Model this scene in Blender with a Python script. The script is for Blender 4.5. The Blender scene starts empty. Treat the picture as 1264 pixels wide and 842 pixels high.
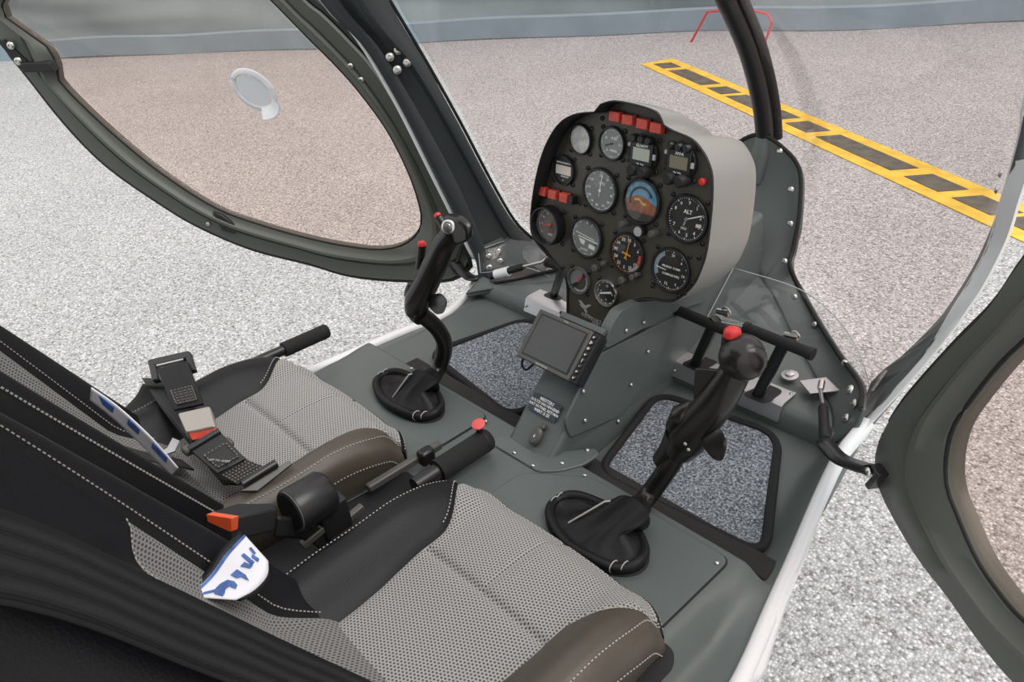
import bpy, bmesh, math, random
from mathutils import Vector, Matrix, noise
random.seed(7)
PI = math.pi
scene = bpy.context.scene
col = scene.collection

# ------------------------------------------------------------------ camera, sky, sun, exposure
cam_d = bpy.data.cameras.new('camera')
cam_d.lens = 27.8630; cam_d.sensor_width = 36; cam_d.sensor_fit = 'HORIZONTAL'; cam_d.clip_start = 0.02
cam = bpy.data.objects.new('camera', cam_d); col.objects.link(cam)
cm = Matrix([[0.684188,-0.329793,0.650479],[0.725306,0.400977,-0.559597],[-0.076276,0.854666,0.513545]]).to_4x4(); cm.translation = (0.92, 0, 0.92)
cam.matrix_world = cm
scene.camera = cam
vs = scene.view_settings
vs.view_transform = 'Standard'; vs.look = 'None'; vs.gamma = 1; vs.use_curve_mapping = False
vs.exposure = 0.0

w = bpy.data.worlds.new('overcast_sky'); scene.world = w; w.use_nodes = True
nt = w.node_tree; nt.nodes.clear()
wo = nt.nodes.new('ShaderNodeOutputWorld'); bg = nt.nodes.new('ShaderNodeBackground')
tc = nt.nodes.new('ShaderNodeTexCoord'); sp = nt.nodes.new('ShaderNodeSeparateXYZ'); cr = nt.nodes.new('ShaderNodeValToRGB')
nt.links.new(tc.outputs['Generated'], sp.inputs[0]); nt.links.new(sp.outputs['Z'], cr.inputs[0])
cr.color_ramp.elements[0].position = 0.0; cr.color_ramp.elements[0].color = (0.80, 0.84, 0.88, 1)
cr.color_ramp.elements[1].position = 0.7; cr.color_ramp.elements[1].color = (1.0, 1.0, 1.0, 1)
nt.links.new(cr.outputs[0], bg.inputs['Color']); bg.inputs['Strength'].default_value = 1.28
nt.links.new(bg.outputs[0], wo.inputs['Surface'])

sd = bpy.data.lights.new('sun', 'SUN'); sd.energy = 1.7; sd.angle = math.radians(35); sd.color = (1, 0.975, 0.94)
sun = bpy.data.objects.new('sun', sd); col.objects.link(sun)
sun.rotation_euler = Vector((-0.55, -0.25, -1.0)).to_track_quat('-Z', 'Y').to_euler()

# ------------------------------------------------------------------ materials
MATS = {}
def N(t, kind, **kw):
    n = t.nodes.new(kind)
    for k, v in kw.items(): setattr(n, k, v)
    return n
def material(name, color, rough=0.5, metal=0.0, spec=0.5, bump=0.0, bscale=200.0, var=0.0, vscale=20.0, coat=0.0, sheen=0.0):
    m = bpy.data.materials.new(name); m.use_nodes = True; t = m.node_tree
    b = t.nodes['Principled BSDF']
    b.inputs['Base Color'].default_value = (*color, 1); b.inputs['Roughness'].default_value = rough
    b.inputs['Metallic'].default_value = metal; b.inputs['Specular IOR Level'].default_value = spec
    b.inputs['Coat Weight'].default_value = coat; b.inputs['Sheen Weight'].default_value = sheen
    co = N(t, 'ShaderNodeTexCoord')
    if bump:
        nz = N(t, 'ShaderNodeTexNoise'); nz.inputs['Scale'].default_value = bscale; nz.inputs['Detail'].default_value = 3
        bp = N(t, 'ShaderNodeBump'); bp.inputs['Strength'].default_value = bump; bp.inputs['Distance'].default_value = 0.002
        t.links.new(co.outputs['Object'], nz.inputs['Vector']); t.links.new(nz.outputs['Fac'], bp.inputs['Height']); t.links.new(bp.outputs[0], b.inputs['Normal'])
    if var:
        nv = N(t, 'ShaderNodeTexNoise'); nv.inputs['Scale'].default_value = vscale; nv.inputs['Detail'].default_value = 4
        r = N(t, 'ShaderNodeValToRGB'); r.color_ramp.elements[0].position = 0.3; r.color_ramp.elements[1].position = 0.7
        r.color_ramp.elements[0].color = (*[c * (1 - var) for c in color], 1); r.color_ramp.elements[1].color = (*[min(1, c * (1 + var)) for c in color], 1)
        t.links.new(co.outputs['Object'], nv.inputs['Vector']); t.links.new(nv.outputs['Fac'], r.inputs[0]); t.links.new(r.outputs[0], b.inputs['Base Color'])
    MATS[name] = m
    return m
paint   = material('grey_green_paint', (0.098, 0.117, 0.113), 0.42, bump=0.05, bscale=350, var=0.06, vscale=6)
pillarp = material('dark_slate_paint', (0.042, 0.050, 0.052), 0.45, bump=0.12, bscale=500)
doorp   = material('olive_grey_paint', (0.098, 0.104, 0.088), 0.42, bump=0.04, bscale=400)
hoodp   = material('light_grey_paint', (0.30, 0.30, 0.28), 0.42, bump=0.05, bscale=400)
whitep  = material('white_paint', (0.80, 0.81, 0.82), 0.3)
blackp  = material('black_plastic', (0.012, 0.012, 0.013), 0.34)
blackm  = material('matt_black', (0.010, 0.010, 0.011), 0.62)
gripm   = material('satin_black_grip', (0.013, 0.012, 0.011), 0.25, bump=0.04, bscale=500)
foam    = material('black_foam', (0.010, 0.010, 0.010), 0.85, bump=0.3, bscale=900)
leather = material('black_leather', (0.0085, 0.0085, 0.010), 0.46, spec=0.24, bump=0.25, bscale=420, var=0.15, vscale=9)
litl  = material('highlit_black_leather', (0.075, 0.063, 0.048), 0.45, bump=0.25, bscale=420, var=0.15, vscale=9)  # black leather with the tan highlight on the bolsters put into its colour
rubber  = material('black_rubber', (0.008, 0.008, 0.008), 0.7)
steel   = material('bright_steel', (0.62, 0.61, 0.58), 0.28, metal=1.0)
alum    = material('brushed_aluminium', (0.56, 0.56, 0.57), 0.42, metal=0.9, bump=0.05, bscale=300)
redp    = material('red_plastic', (0.62, 0.03, 0.03), 0.4)
lampred = material('red_lamp_lens', (0.62, 0.075, 0.045), 0.35, var=0.15, vscale=120)
orange  = material('orange_button', (0.75, 0.10, 0.03), 0.4)
panelp  = material('dark_panel_paint', (0.056, 0.051, 0.037), 0.36, bump=0.06, bscale=600)
whitem  = material('white_print', (0.90, 0.90, 0.87), 0.6)
greym   = material('grey_print', (0.40, 0.40, 0.39), 0.6)
greyface= material('washed_grey_dial', (0.22, 0.24, 0.23), 0.5)  # grey wash of reflections over the dials put into the face colour
darkface= material('black_dial', (0.018, 0.018, 0.018), 0.45)
paleface= material('pale_dial', (0.62, 0.62, 0.58), 0.6, var=0.3, vscale=70)
brownface=material('brown_dial', (0.13, 0.12, 0.10), 0.5)
bluem   = material('sky_blue_print', (0.12, 0.33, 0.50), 0.5, var=0.3, vscale=90)
earthm  = material('earth_brown_print', (0.30, 0.11, 0.05), 0.5, var=0.4, vscale=90)
yellowm = material('yellow_print', (0.75, 0.42, 0.05), 0.5)
orangem = material('amber_print', (0.80, 0.36, 0.04), 0.5)
redm    = material('red_print', (0.65, 0.07, 0.05), 0.5)
lcdm    = material('grey_lcd', (0.42, 0.46, 0.38), 0.35)
lcdb    = material('brown_lcd', (0.20, 0.18, 0.12), 0.3)
lcdp    = material('pale_lcd', (0.80, 0.70, 0.62), 0.5)
screenm = material('dark_screen_glass', (0.012, 0.0125, 0.012), 0.16, spec=0.8)
frameg  = material('grey_bezel_plastic', (0.085, 0.082, 0.074), 0.42)
placm   = material('slate_placard', (0.035, 0.045, 0.060), 0.5)
webm    = material('black_webbing', (0.022, 0.021, 0.019), 0.6, bump=0.4, bscale=700)
buckm   = material('brushed_grey_buckle', (0.42, 0.38, 0.34), 0.35, metal=0.6)
chromem = material('polished_chrome', (0.75, 0.75, 0.75), 0.12, metal=1)
thread  = material('pale_thread', (0.42, 0.40, 0.37), 0.8)
gold    = material('beige_thread', (0.42, 0.33, 0.18), 0.8)
stripm  = material('dark_carpet_strip', (0.024, 0.023, 0.023), 0.95, bump=0.6, bscale=500)
tagwhite= material('white_tag_cloth', (0.80, 0.79, 0.84), 0.6)
tagblue = material('blue_tag_print', (0.05, 0.13, 0.42), 0.6, var=0.5, vscale=60)
yellowp = material('yellow_ground_paint', (0.80, 0.52, 0.06), 0.7, var=0.18, vscale=10, bump=0.3, bscale=120)
dashm   = material('dark_ground_paint', (0.12, 0.11, 0.085), 0.8, var=0.3, vscale=12, bump=0.3, bscale=120)
redtube = material('red_tube_paint', (0.70, 0.06, 0.06), 0.5)
brownt  = material('brown_tarpaulin', (0.12, 0.09, 0.07), 0.8, var=0.4, vscale=3)

def carpet_material():
    m = material('speckled_carpet', (0.2, 0.22, 0.25), 0.95); t = m.node_tree; b = t.nodes['Principled BSDF']; co = N(t, 'ShaderNodeTexCoord')
    v = N(t, 'ShaderNodeTexNoise'); v.inputs['Scale'].default_value = 230; v.inputs['Detail'].default_value = 3; v.inputs['Roughness'].default_value = 0.7
    r = N(t, 'ShaderNodeValToRGB'); e = r.color_ramp.elements
    e[0].position = 0.36; e[0].color = (0.030, 0.040, 0.052, 1); e[1].position = 0.66; e[1].color = (0.46, 0.49, 0.52, 1)
    x = e.new(0.5); x.color = (0.16, 0.185, 0.21, 1)
    bp = N(t, 'ShaderNodeBump'); bp.inputs['Strength'].default_value = 0.7; bp.inputs['Distance'].default_value = 0.004
    t.links.new(co.outputs['Object'], v.inputs['Vector']); t.links.new(v.outputs['Fac'], r.inputs[0]); t.links.new(r.outputs[0], b.inputs['Base Color'])
    t.links.new(v.outputs['Fac'], bp.inputs['Height']); t.links.new(bp.outputs[0], b.inputs['Normal'])
    return m
carpet = carpet_material()

def fabric_material(name, light, dark, pitch):
    m = material(name, light, 0.85, sheen=0.2); t = m.node_tree; b = t.nodes['Principled BSDF']
    uv = N(t, 'ShaderNodeUVMap'); uv.uv_map = 'UVMap'
    sep = N(t, 'ShaderNodeSeparateXYZ'); t.links.new(uv.outputs[0], sep.inputs[0])
    def wave(a, bb):
        mul = N(t, 'ShaderNodeMath', operation='MULTIPLY'); mul.inputs[1].default_value = 2 * PI / pitch * a; t.links.new(sep.outputs['X'], mul.inputs[0])
        mu2 = N(t, 'ShaderNodeMath', operation='MULTIPLY_ADD'); mu2.inputs[1].default_value = 2 * PI / pitch * bb; t.links.new(sep.outputs['Y'], mu2.inputs[0]); t.links.new(mul.outputs[0], mu2.inputs[2])
        c = N(t, 'ShaderNodeMath', operation='COSINE'); t.links.new(mu2.outputs[0], c.inputs[0]); return c
    a = wave(1, 0); c2 = wave(0.5, 0.866); c3 = wave(-0.5, 0.866)
    s1 = N(t, 'ShaderNodeMath', operation='ADD'); t.links.new(a.outputs[0], s1.inputs[0]); t.links.new(c2.outputs[0], s1.inputs[1])
    s2 = N(t, 'ShaderNodeMath', operation='ADD'); t.links.new(s1.outputs[0], s2.inputs[0]); t.links.new(c3.outputs[0], s2.inputs[1])
    r = N(t, 'ShaderNodeMapRange'); r.inputs['From Min'].default_value = -0.6; r.inputs['From Max'].default_value = 1.6; t.links.new(s2.outputs[0], r.inputs['Value'])
    mx = N(t, 'ShaderNodeMix', data_type='RGBA'); mx.inputs['A'].default_value = (*light, 1); mx.inputs['B'].default_value = (*dark, 1)
    t.links.new(r.outputs[0], mx.inputs['Factor']); t.links.new(mx.outputs['Result'], b.inputs['Base Color'])
    bp = N(t, 'ShaderNodeBump'); bp.invert = True; bp.inputs['Strength'].default_value = 0.5; bp.inputs['Distance'].default_value = 0.0015
    t.links.new(r.outputs[0], bp.inputs['Height']); t.links.new(bp.outputs[0], b.inputs['Normal'])
    return m
fabric = fabric_material('honeycomb_fabric', (0.36, 0.35, 0.335), (0.055, 0.055, 0.056), 0.0046)
fabric2 = fabric_material('backrest_mesh', (0.20, 0.195, 0.185), (0.030, 0.030, 0.030), 0.0046)

def rib_material():
    m = material('ribbed_webbing', (0.03, 0.03, 0.03), 0.75, spec=0.2); t = m.node_tree; b = t.nodes['Principled BSDF']
    uv = N(t, 'ShaderNodeUVMap'); uv.uv_map = 'UVMap'; wv = N(t, 'ShaderNodeTexWave'); wv.inputs['Scale'].default_value = 70; wv.inputs['Distortion'].default_value = 0.2
    wv.bands_direction = 'X'
    w2 = N(t, 'ShaderNodeTexWave'); w2.inputs['Scale'].default_value = 14; w2.inputs['Distortion'].default_value = 1.0; w2.bands_direction = 'X'
    r = N(t, 'ShaderNodeValToRGB'); r.color_ramp.elements[0].color = (0.006, 0.006, 0.007, 1); r.color_ramp.elements[1].color = (0.020, 0.020, 0.021, 1)
    bp = N(t, 'ShaderNodeBump'); bp.inputs['Strength'].default_value = 0.6; bp.inputs['Distance'].default_value = 0.002
    t.links.new(uv.outputs[0], wv.inputs['Vector']); t.links.new(uv.outputs[0], w2.inputs['Vector']); t.links.new(w2.outputs['Fac'], r.inputs[0]); t.links.new(r.outputs[0], b.inputs['Base Color'])
    t.links.new(wv.outputs['Fac'], bp.inputs['Height']); t.links.new(bp.outputs[0], b.inputs['Normal'])
    return m
ribm = rib_material()

def ground_material():
    m = material('pebbled_asphalt', (0.5, 0.5, 0.5), 0.75); t = m.node_tree; b = t.nodes['Principled BSDF']; co = N(t, 'ShaderNodeTexCoord')
    v = N(t, 'ShaderNodeTexVoronoi'); v.inputs['Scale'].default_value = 120
    r = N(t, 'ShaderNodeValToRGB'); e = r.color_ramp.elements
    e[0].position = 0.0; e[0].color = (0.22, 0.205, 0.19, 1); e[1].position = 1.0; e[1].color = (0.78, 0.78, 0.78, 1)
    e.new(0.25).color = (0.46, 0.45, 0.44, 1); e.new(0.75).color = (0.58, 0.575, 0.57, 1)
    t.links.new(co.outputs['Object'], v.inputs['Vector'])
    s = N(t, 'ShaderNodeSeparateColor'); t.links.new(v.outputs['Color'], s.inputs[0]); t.links.new(s.outputs[0], r.inputs[0])
    v2 = N(t, 'ShaderNodeTexNoise'); v2.inputs['Scale'].default_value = 1.3; v2.inputs['Detail'].default_value = 5
    mr = N(t, 'ShaderNodeMapRange'); mr.inputs['To Min'].default_value = 0.82; mr.inputs['To Max'].default_value = 1.06
    t.links.new(co.outputs['Object'], v2.inputs['Vector']); t.links.new(v2.outputs['Fac'], mr.inputs['Value'])
    mx = N(t, 'ShaderNodeMix', data_type='RGBA', blend_type='MULTIPLY'); mx.inputs['Factor'].default_value = 1
    t.links.new(r.outputs[0], mx.inputs['A']); t.links.new(mr.outputs[0], mx.inputs['B']); 
    gap = N(t, 'ShaderNodeMapRange'); gap.inputs['From Min'].default_value = 0.35; gap.inputs['From Max'].default_value = 0.65; gap.inputs['To Min'].default_value = 1.05; gap.inputs['To Max'].default_value = 0.72
    t.links.new(v.outputs['Distance'], gap.inputs['Value'])
    m2 = N(t, 'ShaderNodeMix', data_type='RGBA', blend_type='MULTIPLY'); m2.inputs['Factor'].default_value = 1
    t.links.new(mx.outputs['Result'], m2.inputs['A']); t.links.new(gap.outputs[0], m2.inputs['B']); t.links.new(m2.outputs['Result'], b.inputs['Base Color'])
    bp = N(t, 'ShaderNodeBump'); bp.invert = True; bp.inputs['Strength'].default_value = 0.7; bp.inputs['Distance'].default_value = 0.006
    t.links.new(v.outputs['Distance'], bp.inputs['Height']); t.links.new(bp.outputs[0], b.inputs['Normal'])
    return m
groundm = ground_material()

def curtain_material():
    m = material('grey_tarpaulin', (0.27, 0.34, 0.35), 0.7, bump=0.25, bscale=25, var=0.12, vscale=1.2); return m
curtm = curtain_material()

def glass_material(name, tint, refl=0.06):
    m = bpy.data.materials.new(name); m.use_nodes = True; t = m.node_tree; t.nodes.clear()
    o = N(t, 'ShaderNodeOutputMaterial'); tr = N(t, 'ShaderNodeBsdfTransparent'); tr.inputs[0].default_value = (*tint, 1)
    g = N(t, 'ShaderNodeBsdfGlossy'); g.inputs['Roughness'].default_value = 0.02; g.inputs['Color'].default_value = (1, 1, 1, 1)
    lw = N(t, 'ShaderNodeLayerWeight'); lw.inputs['Blend'].default_value = 0.5
    pw = N(t, 'ShaderNodeMath', operation='POWER'); pw.inputs[1].default_value = 4.0; t.links.new(lw.outputs['Facing'], pw.inputs[0])
    f = N(t, 'ShaderNodeMath', operation='MULTIPLY_ADD'); f.inputs[1].default_value = 0.35; f.inputs[2].default_value = 0.02; t.links.new(pw.outputs[0], f.inputs[0])
    mx = N(t, 'ShaderNodeMixShader'); t.links.new(f.outputs[0], mx.inputs[0]); t.links.new(tr.outputs[0], mx.inputs[1]); t.links.new(g.outputs[0], mx.inputs[2]); t.links.new(mx.outputs[0], o.inputs[0])
    MATS[name] = m; return m
doorglass = glass_material('brown_tinted_acrylic', (0.945, 0.87, 0.84))
windglass = glass_material('faintly_tinted_acrylic', (0.95, 0.905, 0.90))
clearg = glass_material('clear_acrylic', (0.97, 0.98, 0.98))
edgeg = material('acrylic_cut_edge', (0.42, 0.47, 0.48), 0.25)
dialglass = glass_material('dial_glass', (0.98, 0.98, 0.98))

# ------------------------------------------------------------------ geometry helpers
def V(p): return Vector(p)
def worldpos(o):
    p = Vector((0, 0, 0))
    while o is not None: p += o.location; o = o.parent
    return p
def empty(name, loc, label=None, cat=None, group=None, rot=None):
    o = bpy.data.objects.new(name, None); col.objects.link(o); o.location = loc; o.empty_display_size = 0.05
    if rot is not None: o.rotation_euler = rot
    tag(o, label, cat, group); return o
def tag(o, label=None, cat=None, group=None, kind=None):
    if label: o['label'] = label
    if cat: o['category'] = cat
    if group: o['group'] = group
    if kind: o['kind'] = kind
    return o
def mk(name, verts, faces, mat, parent=None, smooth=True, local=False, kind=None, label=None, uvs=None, sharp=40):
    off = Vector((0, 0, 0)) if (local or parent is None) else worldpos(parent)
    me = bpy.data.meshes.new(name)
    me.from_pydata([tuple(Vector(v) - off) for v in verts], [], faces)
    bm = bmesh.new(); bm.from_mesh(me); bmesh.ops.recalc_face_normals(bm, faces=bm.faces); bm.to_mesh(me); bm.free()
    if uvs is not None:
        l = me.uv_layers.new(name='UVMap')
        for lp in me.loops: l.data[lp.index].uv = uvs[lp.vertex_index]
    if smooth:
        me.polygons.foreach_set('use_smooth', [True] * len(me.polygons)); me.set_sharp_from_angle(angle=math.radians(sharp))
    me.materials.append(mat)
    o = bpy.data.objects.new(name, me); col.objects.link(o)
    if parent is not None: o.parent = parent
    if kind: o['kind'] = kind
    if label: o['label'] = label
    return o
def solid(o, t, offset=-1):
    md = o.modifiers.new('thickness', 'SOLIDIFY'); md.thickness = t; md.offset = offset; return o
def bevel(o, wdt, seg=2, ang=35):
    md = o.modifiers.new('bevel', 'BEVEL'); md.width = wdt; md.segments = seg; md.limit_method = 'ANGLE'; md.angle_limit = math.radians(ang); return o
def subsurf(o, n=1):
    md = o.modifiers.new('subsurf', 'SUBSURF'); md.levels = n; md.render_levels = n; return o
def spline(pts, n=8):
    P = [Vector(p) for p in pts]; out = []
    for i in range(len(P) - 1):
        a = P[max(i - 1, 0)]; b = P[i]; c = P[i + 1]; d = P[min(i + 2, len(P) - 1)]
        for k in range(n):
            t = k / n
            out.append(0.5 * ((2 * b) + (c - a) * t + (2 * a - 5 * b + 4 * c - d) * t * t + (3 * b - a - 3 * c + d) * t ** 3))
    out.append(P[-1]); return out
def tube(name, pts, r, mat, parent=None, n=12, local=False, smooth_path=0, cap=True, squash=None, **kw):
    rr = r if isinstance(r, (list, tuple)) else [r] * len(pts)
    if smooth_path:
        q = spline([(*p, ) for p in pts], smooth_path); m = len(pts) - 1
        R = []
        for i in range(len(q)):
            t = i / smooth_path; k = min(int(t), m - 1); R.append(rr[k] + (rr[k + 1] - rr[k]) * (t - k))
        pts, rr = q, R
    pts = [Vector(p) for p in pts]; V_ = []; F = []
    T0 = (pts[1] - pts[0]).normalized(); up = Vector((0, 0, 1)) if abs(T0.z) < 0.9 else Vector((1, 0, 0))
    nrm = (up - T0 * up.dot(T0)).normalized()
    for i, p in enumerate(pts):
        T = (pts[min(i + 1, len(pts) - 1)] - pts[max(i - 1, 0)]).normalized()
        nrm = (nrm - T * nrm.dot(T)).normalized(); bi = T.cross(nrm)
        for k in range(n):
            a = 2 * PI * k / n
            V_.append(p + (nrm * math.cos(a) + bi * math.sin(a) * (squash or 1)) * rr[i])
    for i in range(len(pts) - 1):
        for k in range(n): F.append((i * n + k, i * n + (k + 1) % n, (i + 1) * n + (k + 1) % n, (i + 1) * n + k))
    if cap: F.append(tuple(range(n))[::-1]); F.append(tuple((len(pts) - 1) * n + k for k in range(n)))
    return mk(name, V_, F, mat, parent, local=local, **kw)
def ring(name, pts, r, mat, parent=None, n=8, local=False, **kw):
    """closed tube along a loop"""
    pts = [Vector(p) for p in pts]; L = len(pts); V_ = []; F = []
    for i, p in enumerate(pts):
        T = (pts[(i + 1) % L] - pts[i - 1]).normalized(); up = Vector((0, 0, 1)) if abs(T.z) < 0.95 else Vector((1, 0, 0))
        a1 = T.cross(up).normalized(); a2 = a1.cross(T)
        for k in range(n):
            a = 2 * PI * k / n; V_.append(p + (a1 * math.cos(a) + a2 * math.sin(a)) * r)
    for i in range(L):
        j = (i + 1) % L
        for k in range(n): F.append((i * n + k, i * n + (k + 1) % n, j * n + (k + 1) % n, j * n + k))
    return mk(name, V_, F, mat, parent, local=local, **kw)
def grid(name, rows, mat, parent=None, close=False, **kw):
    m = len(rows[0]); V_ = [p for r in rows for p in r]; F = []
    for i in range(len(rows) - 1):
        for k in range(m if close else m - 1):
            F.append((i * m + k, i * m + (k + 1) % m, (i + 1) * m + (k + 1) % m, (i + 1) * m + k))
    return mk(name, V_, F, mat, parent, **kw)
def lathe(name, prof, mat, parent=None, loc=(0, 0, 0), axis=(0, 0, 1), n=24, local=True, **kw):
    """prof: list of (radius, height along axis)"""
    q = Vector(axis).to_track_quat('Z', 'Y'); V_ = []; F = []
    for r, h in prof:
        for k in range(n):
            a = 2 * PI * k / n; V_.append(Vector(loc) + q @ Vector((r * math.cos(a), r * math.sin(a), h)))
    for i in range(len(prof) - 1):
        for k in range(n): F.append((i * n + k, i * n + (k + 1) % n, (i + 1) * n + (k + 1) % n, (i + 1) * n + k))
    F.append(tuple(range(n))[::-1]); F.append(tuple((len(prof) - 1) * n + k for k in range(n)))
    return mk(name, V_, F, mat, parent, local=local, **kw)
def prism(name, outline, vec, mat, parent=None, bev=0.0, smooth=True, seg=2, **kw):
    """outline of 3D points extruded by vec"""
    n = len(outline); vec = Vector(vec); A = [Vector(p) for p in outline]; B = [p + vec for p in A]
    F = [tuple(range(n)), tuple(range(2 * n - 1, n - 1, -1))] + [(i, i + n, (i + 1) % n + n, (i + 1) % n) for i in range(n)]
    o = mk(name, A + B, F, mat, parent, smooth=smooth, **kw)
    if bev: bevel(o, bev, seg)
    return o
def plate(name, pts, t, mat, parent=None, bev=0.0, **kw):
    """flat slab: pts is its top outline, thickness t below the top along the outline's normal"""
    P = [Vector(p) for p in pts]; nr = Vector((0, 0, 0)); c = sum(P, Vector()) / len(P)
    for i in range(len(P)): nr += (P[i] - c).cross(P[(i + 1) % len(P)] - c)
    nr.normalize()
    if nr.z < 0: nr = -nr
    return prism(name, P, nr * -t, mat, parent, bev, **kw)
def box(name, c, size, mat, parent=None, bev=0.0, rot=None, local=False, seg=2, **kw):
    M_ = (rot if rot is not None else Matrix.Identity(3)); V_ = []
    for sx in (-1, 1):
        for sy in (-1, 1):
            for sz in (-1, 1): V_.append(Vector(c) + M_ @ Vector((sx * size[0] / 2, sy * size[1] / 2, sz * size[2] / 2)))
    F = [(0, 1, 3, 2), (4, 6, 7, 5), (0, 4, 5, 1), (2, 3, 7, 6), (0, 2, 6, 4), (1, 5, 7, 3)]
    o = mk(name, V_, F, mat, parent, local=local, **kw)
    if bev: bevel(o, bev, seg)
    return o
def rounded(pts, r, n=4):
    """2D polygon with rounded corners"""
    P = [Vector(p) for p in pts]; out = []
    for i, p in enumerate(P):
        a = P[i - 1] - p; b = P[(i + 1) % len(P)] - p
        d = min(r, a.length * 0.45, b.length * 0.45); s = p + a.normalized() * d; e = p + b.normalized() * d
        for k in range(n + 1):
            t = k / n; out.append(s * (1 - t) ** 2 + p * 2 * t * (1 - t) + e * t * t)
    return out
def text_mesh(name, s, size, mat, parent, loc, rotz=0, local_z=0.0, align='CENTER', mat4=None):
    cu = bpy.data.curves.new(name, 'FONT'); cu.body = s; cu.size = size; cu.align_x = align; cu.align_y = 'CENTER'; cu.extrude = 0.0002; cu.offset = size * 0.018; cu.resolution_u = 1
    tmp = bpy.data.objects.new('tmp_text', cu); col.objects.link(tmp)
    me = bpy.data.meshes.new_from_object(tmp.evaluated_get(bpy.context.evaluated_depsgraph_get())); 
    bpy.data.objects.remove(tmp); bpy.data.curves.remove(cu)
    me.materials.clear(); me.materials.append(mat); me.name = name
    o = bpy.data.objects.new(name, me); col.objects.link(o)
    if parent is not None: o.parent = parent
    if mat4 is not None: o.matrix_local = mat4
    else: o.location = (loc[0], loc[1], local_z); o.rotation_euler = (0, 0, rotz)
    return o
def smooth_step(a, b, x):
    t = max(0.0, min(1.0, (x - a) / (b - a))); return t * t * (3 - 2 * t)
# shared screw mesh: dome head with a socket
def _screw_mesh(name, mat, r=1.0):
    o = lathe(name, [(1.0, 0), (1.0, 0.25), (0.75, 0.6), (0.45, 0.72), (0.42, 0.4), (0.01, 0.4)], mat, None, n=10)
    me = o.data; bpy.data.objects.remove(o); return me
screw_steel = _screw_mesh('screw', steel); screw_black = _screw_mesh('screw', blackp)
def screw(loc, nrm, r, parent, mat='steel', local=False, name='screw'):
    o = bpy.data.objects.new(name, screw_steel if mat == 'steel' else screw_black); col.objects.link(o)
    if parent is not None: o.parent = parent
    o.location = Vector(loc) - (Vector((0, 0, 0)) if (local or parent is None) else worldpos(parent))
    o.rotation_mode = 'QUATERNION'; o.rotation_quaternion = Vector(nrm).to_track_quat('Z', 'Y'); o.scale = (r, r, r); return o
def lerp_path(pts, n):
    """resample a polyline to n points by arc length"""
    P = [Vector(p) for p in pts]; L = [0]
    for i in range(1, len(P)): L.append(L[-1] + (P[i] - P[i - 1]).length)
    out = []
    for k in range(n):
        s = L[-1] * k / (n - 1); i = 1
        while i < len(P) - 1 and L[i] < s: i += 1
        t = (s - L[i - 1]) / max(1e-9, L[i] - L[i - 1]); out.append(P[i - 1].lerp(P[i], t))
    return out

# ------------------------------------------------------------------ ground, curtain, markings
GZ = -0.7
g = mk('ground', [(-22, -14, GZ), (22, -14, GZ), (22, 20, GZ), (-22, 20, GZ)], [(0, 1, 2, 3)], groundm, smooth=False); tag(g, kind='structure')

path = [(-11.6, 2.25), (-10.75, 2.89), (-9.54, 3.77), (-7.71, 4.96), (-7.1, 5.6), (-5.45, 6.67), (-4.4, 7.3), (-3.98, 7.56), (-3.3, 7.98), (-2.67, 8.4), (-1.67, 9.0), (0.5, 10.2), (4, 12)]
fp = lerp_path([(x, y, 0) for x, y in path], 240)
rows = []
for j in range(60):
    h = (j / 59) ** 1.5 * 3.2
    row = []
    for i, p in enumerate(fp):
        t = p - fp[max(i - 1, 0)] if i else fp[1] - p
        nr = Vector((t.y, -t.x, 0)).normalized()
        s = i * 0.075
        f = 0.22 * noise.noise(Vector((s * 0.5, h * 1.6 + s * 0.35, 1.3))) + 0.055 * math.sin(h * 17 + s * 0.7 + 5 * noise.noise(Vector((s * 0.35, h * 1.5, 4)))) * (0.5 + noise.noise(Vector((s * .25, h, 7)))) * smooth_step(0.15, 0.4, h)
        flare = 0.25 * math.exp(-h * 6)
        row.append(p + nr * (f + flare) + Vector((0, 0, GZ + 0.03 + h * 0.99 + 0.02 * noise.noise(Vector((s * 0.8, 0, 9))) * (j == 0))))
    rows.append(row)
cur = empty('curtain', fp[60] + Vector((0, 0, GZ)), 'tall grey green tarpaulin curtain hanging to the ground behind the yellow line', 'curtain')
solid(grid('sheet', rows, curtm, cur), 0.01)
hem = [p + Vector((0, 0, 0)) for p in rows[0]]
hr = [[], [], [], []]
for i, p in enumerate(hem):
    t = (hem[min(i + 1, 239)] - hem[max(i - 1, 0)]); nr = Vector((t.y, -t.x, 0)).normalized()
    for k, (d, z) in enumerate(((0.0, 0.0), (0.03, 0.0), (0.035, 0.20), (0.01, 0.22))): hr[k].append(p + nr * d + Vector((0, 0, z)) - Vector((0, 0, 0.02)))
hemm = material('blue_grey_hem', (0.27, 0.35, 0.39), 0.65, bump=0.2, bscale=20, var=0.1, vscale=2)
grid('hem', hr, hemm, cur, label='paler blue grey hem along the foot of the curtain')
bk = empty('tarpaulin', (-13.2, 1.5, GZ), 'brown tarpaulin seen past the left end of the grey curtain', 'tarpaulin')
br = [[(-14.5 + 2.3 * i / 30 * 1.25, 0.2 + 2.2 * i / 30 + 0.06 * math.sin(i * 1.3 + j * 0.2), GZ + j * 0.3) for i in range(31)] for j in range(9)]
solid(grid('sheet', br, brownt, bk), 0.02)

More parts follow.
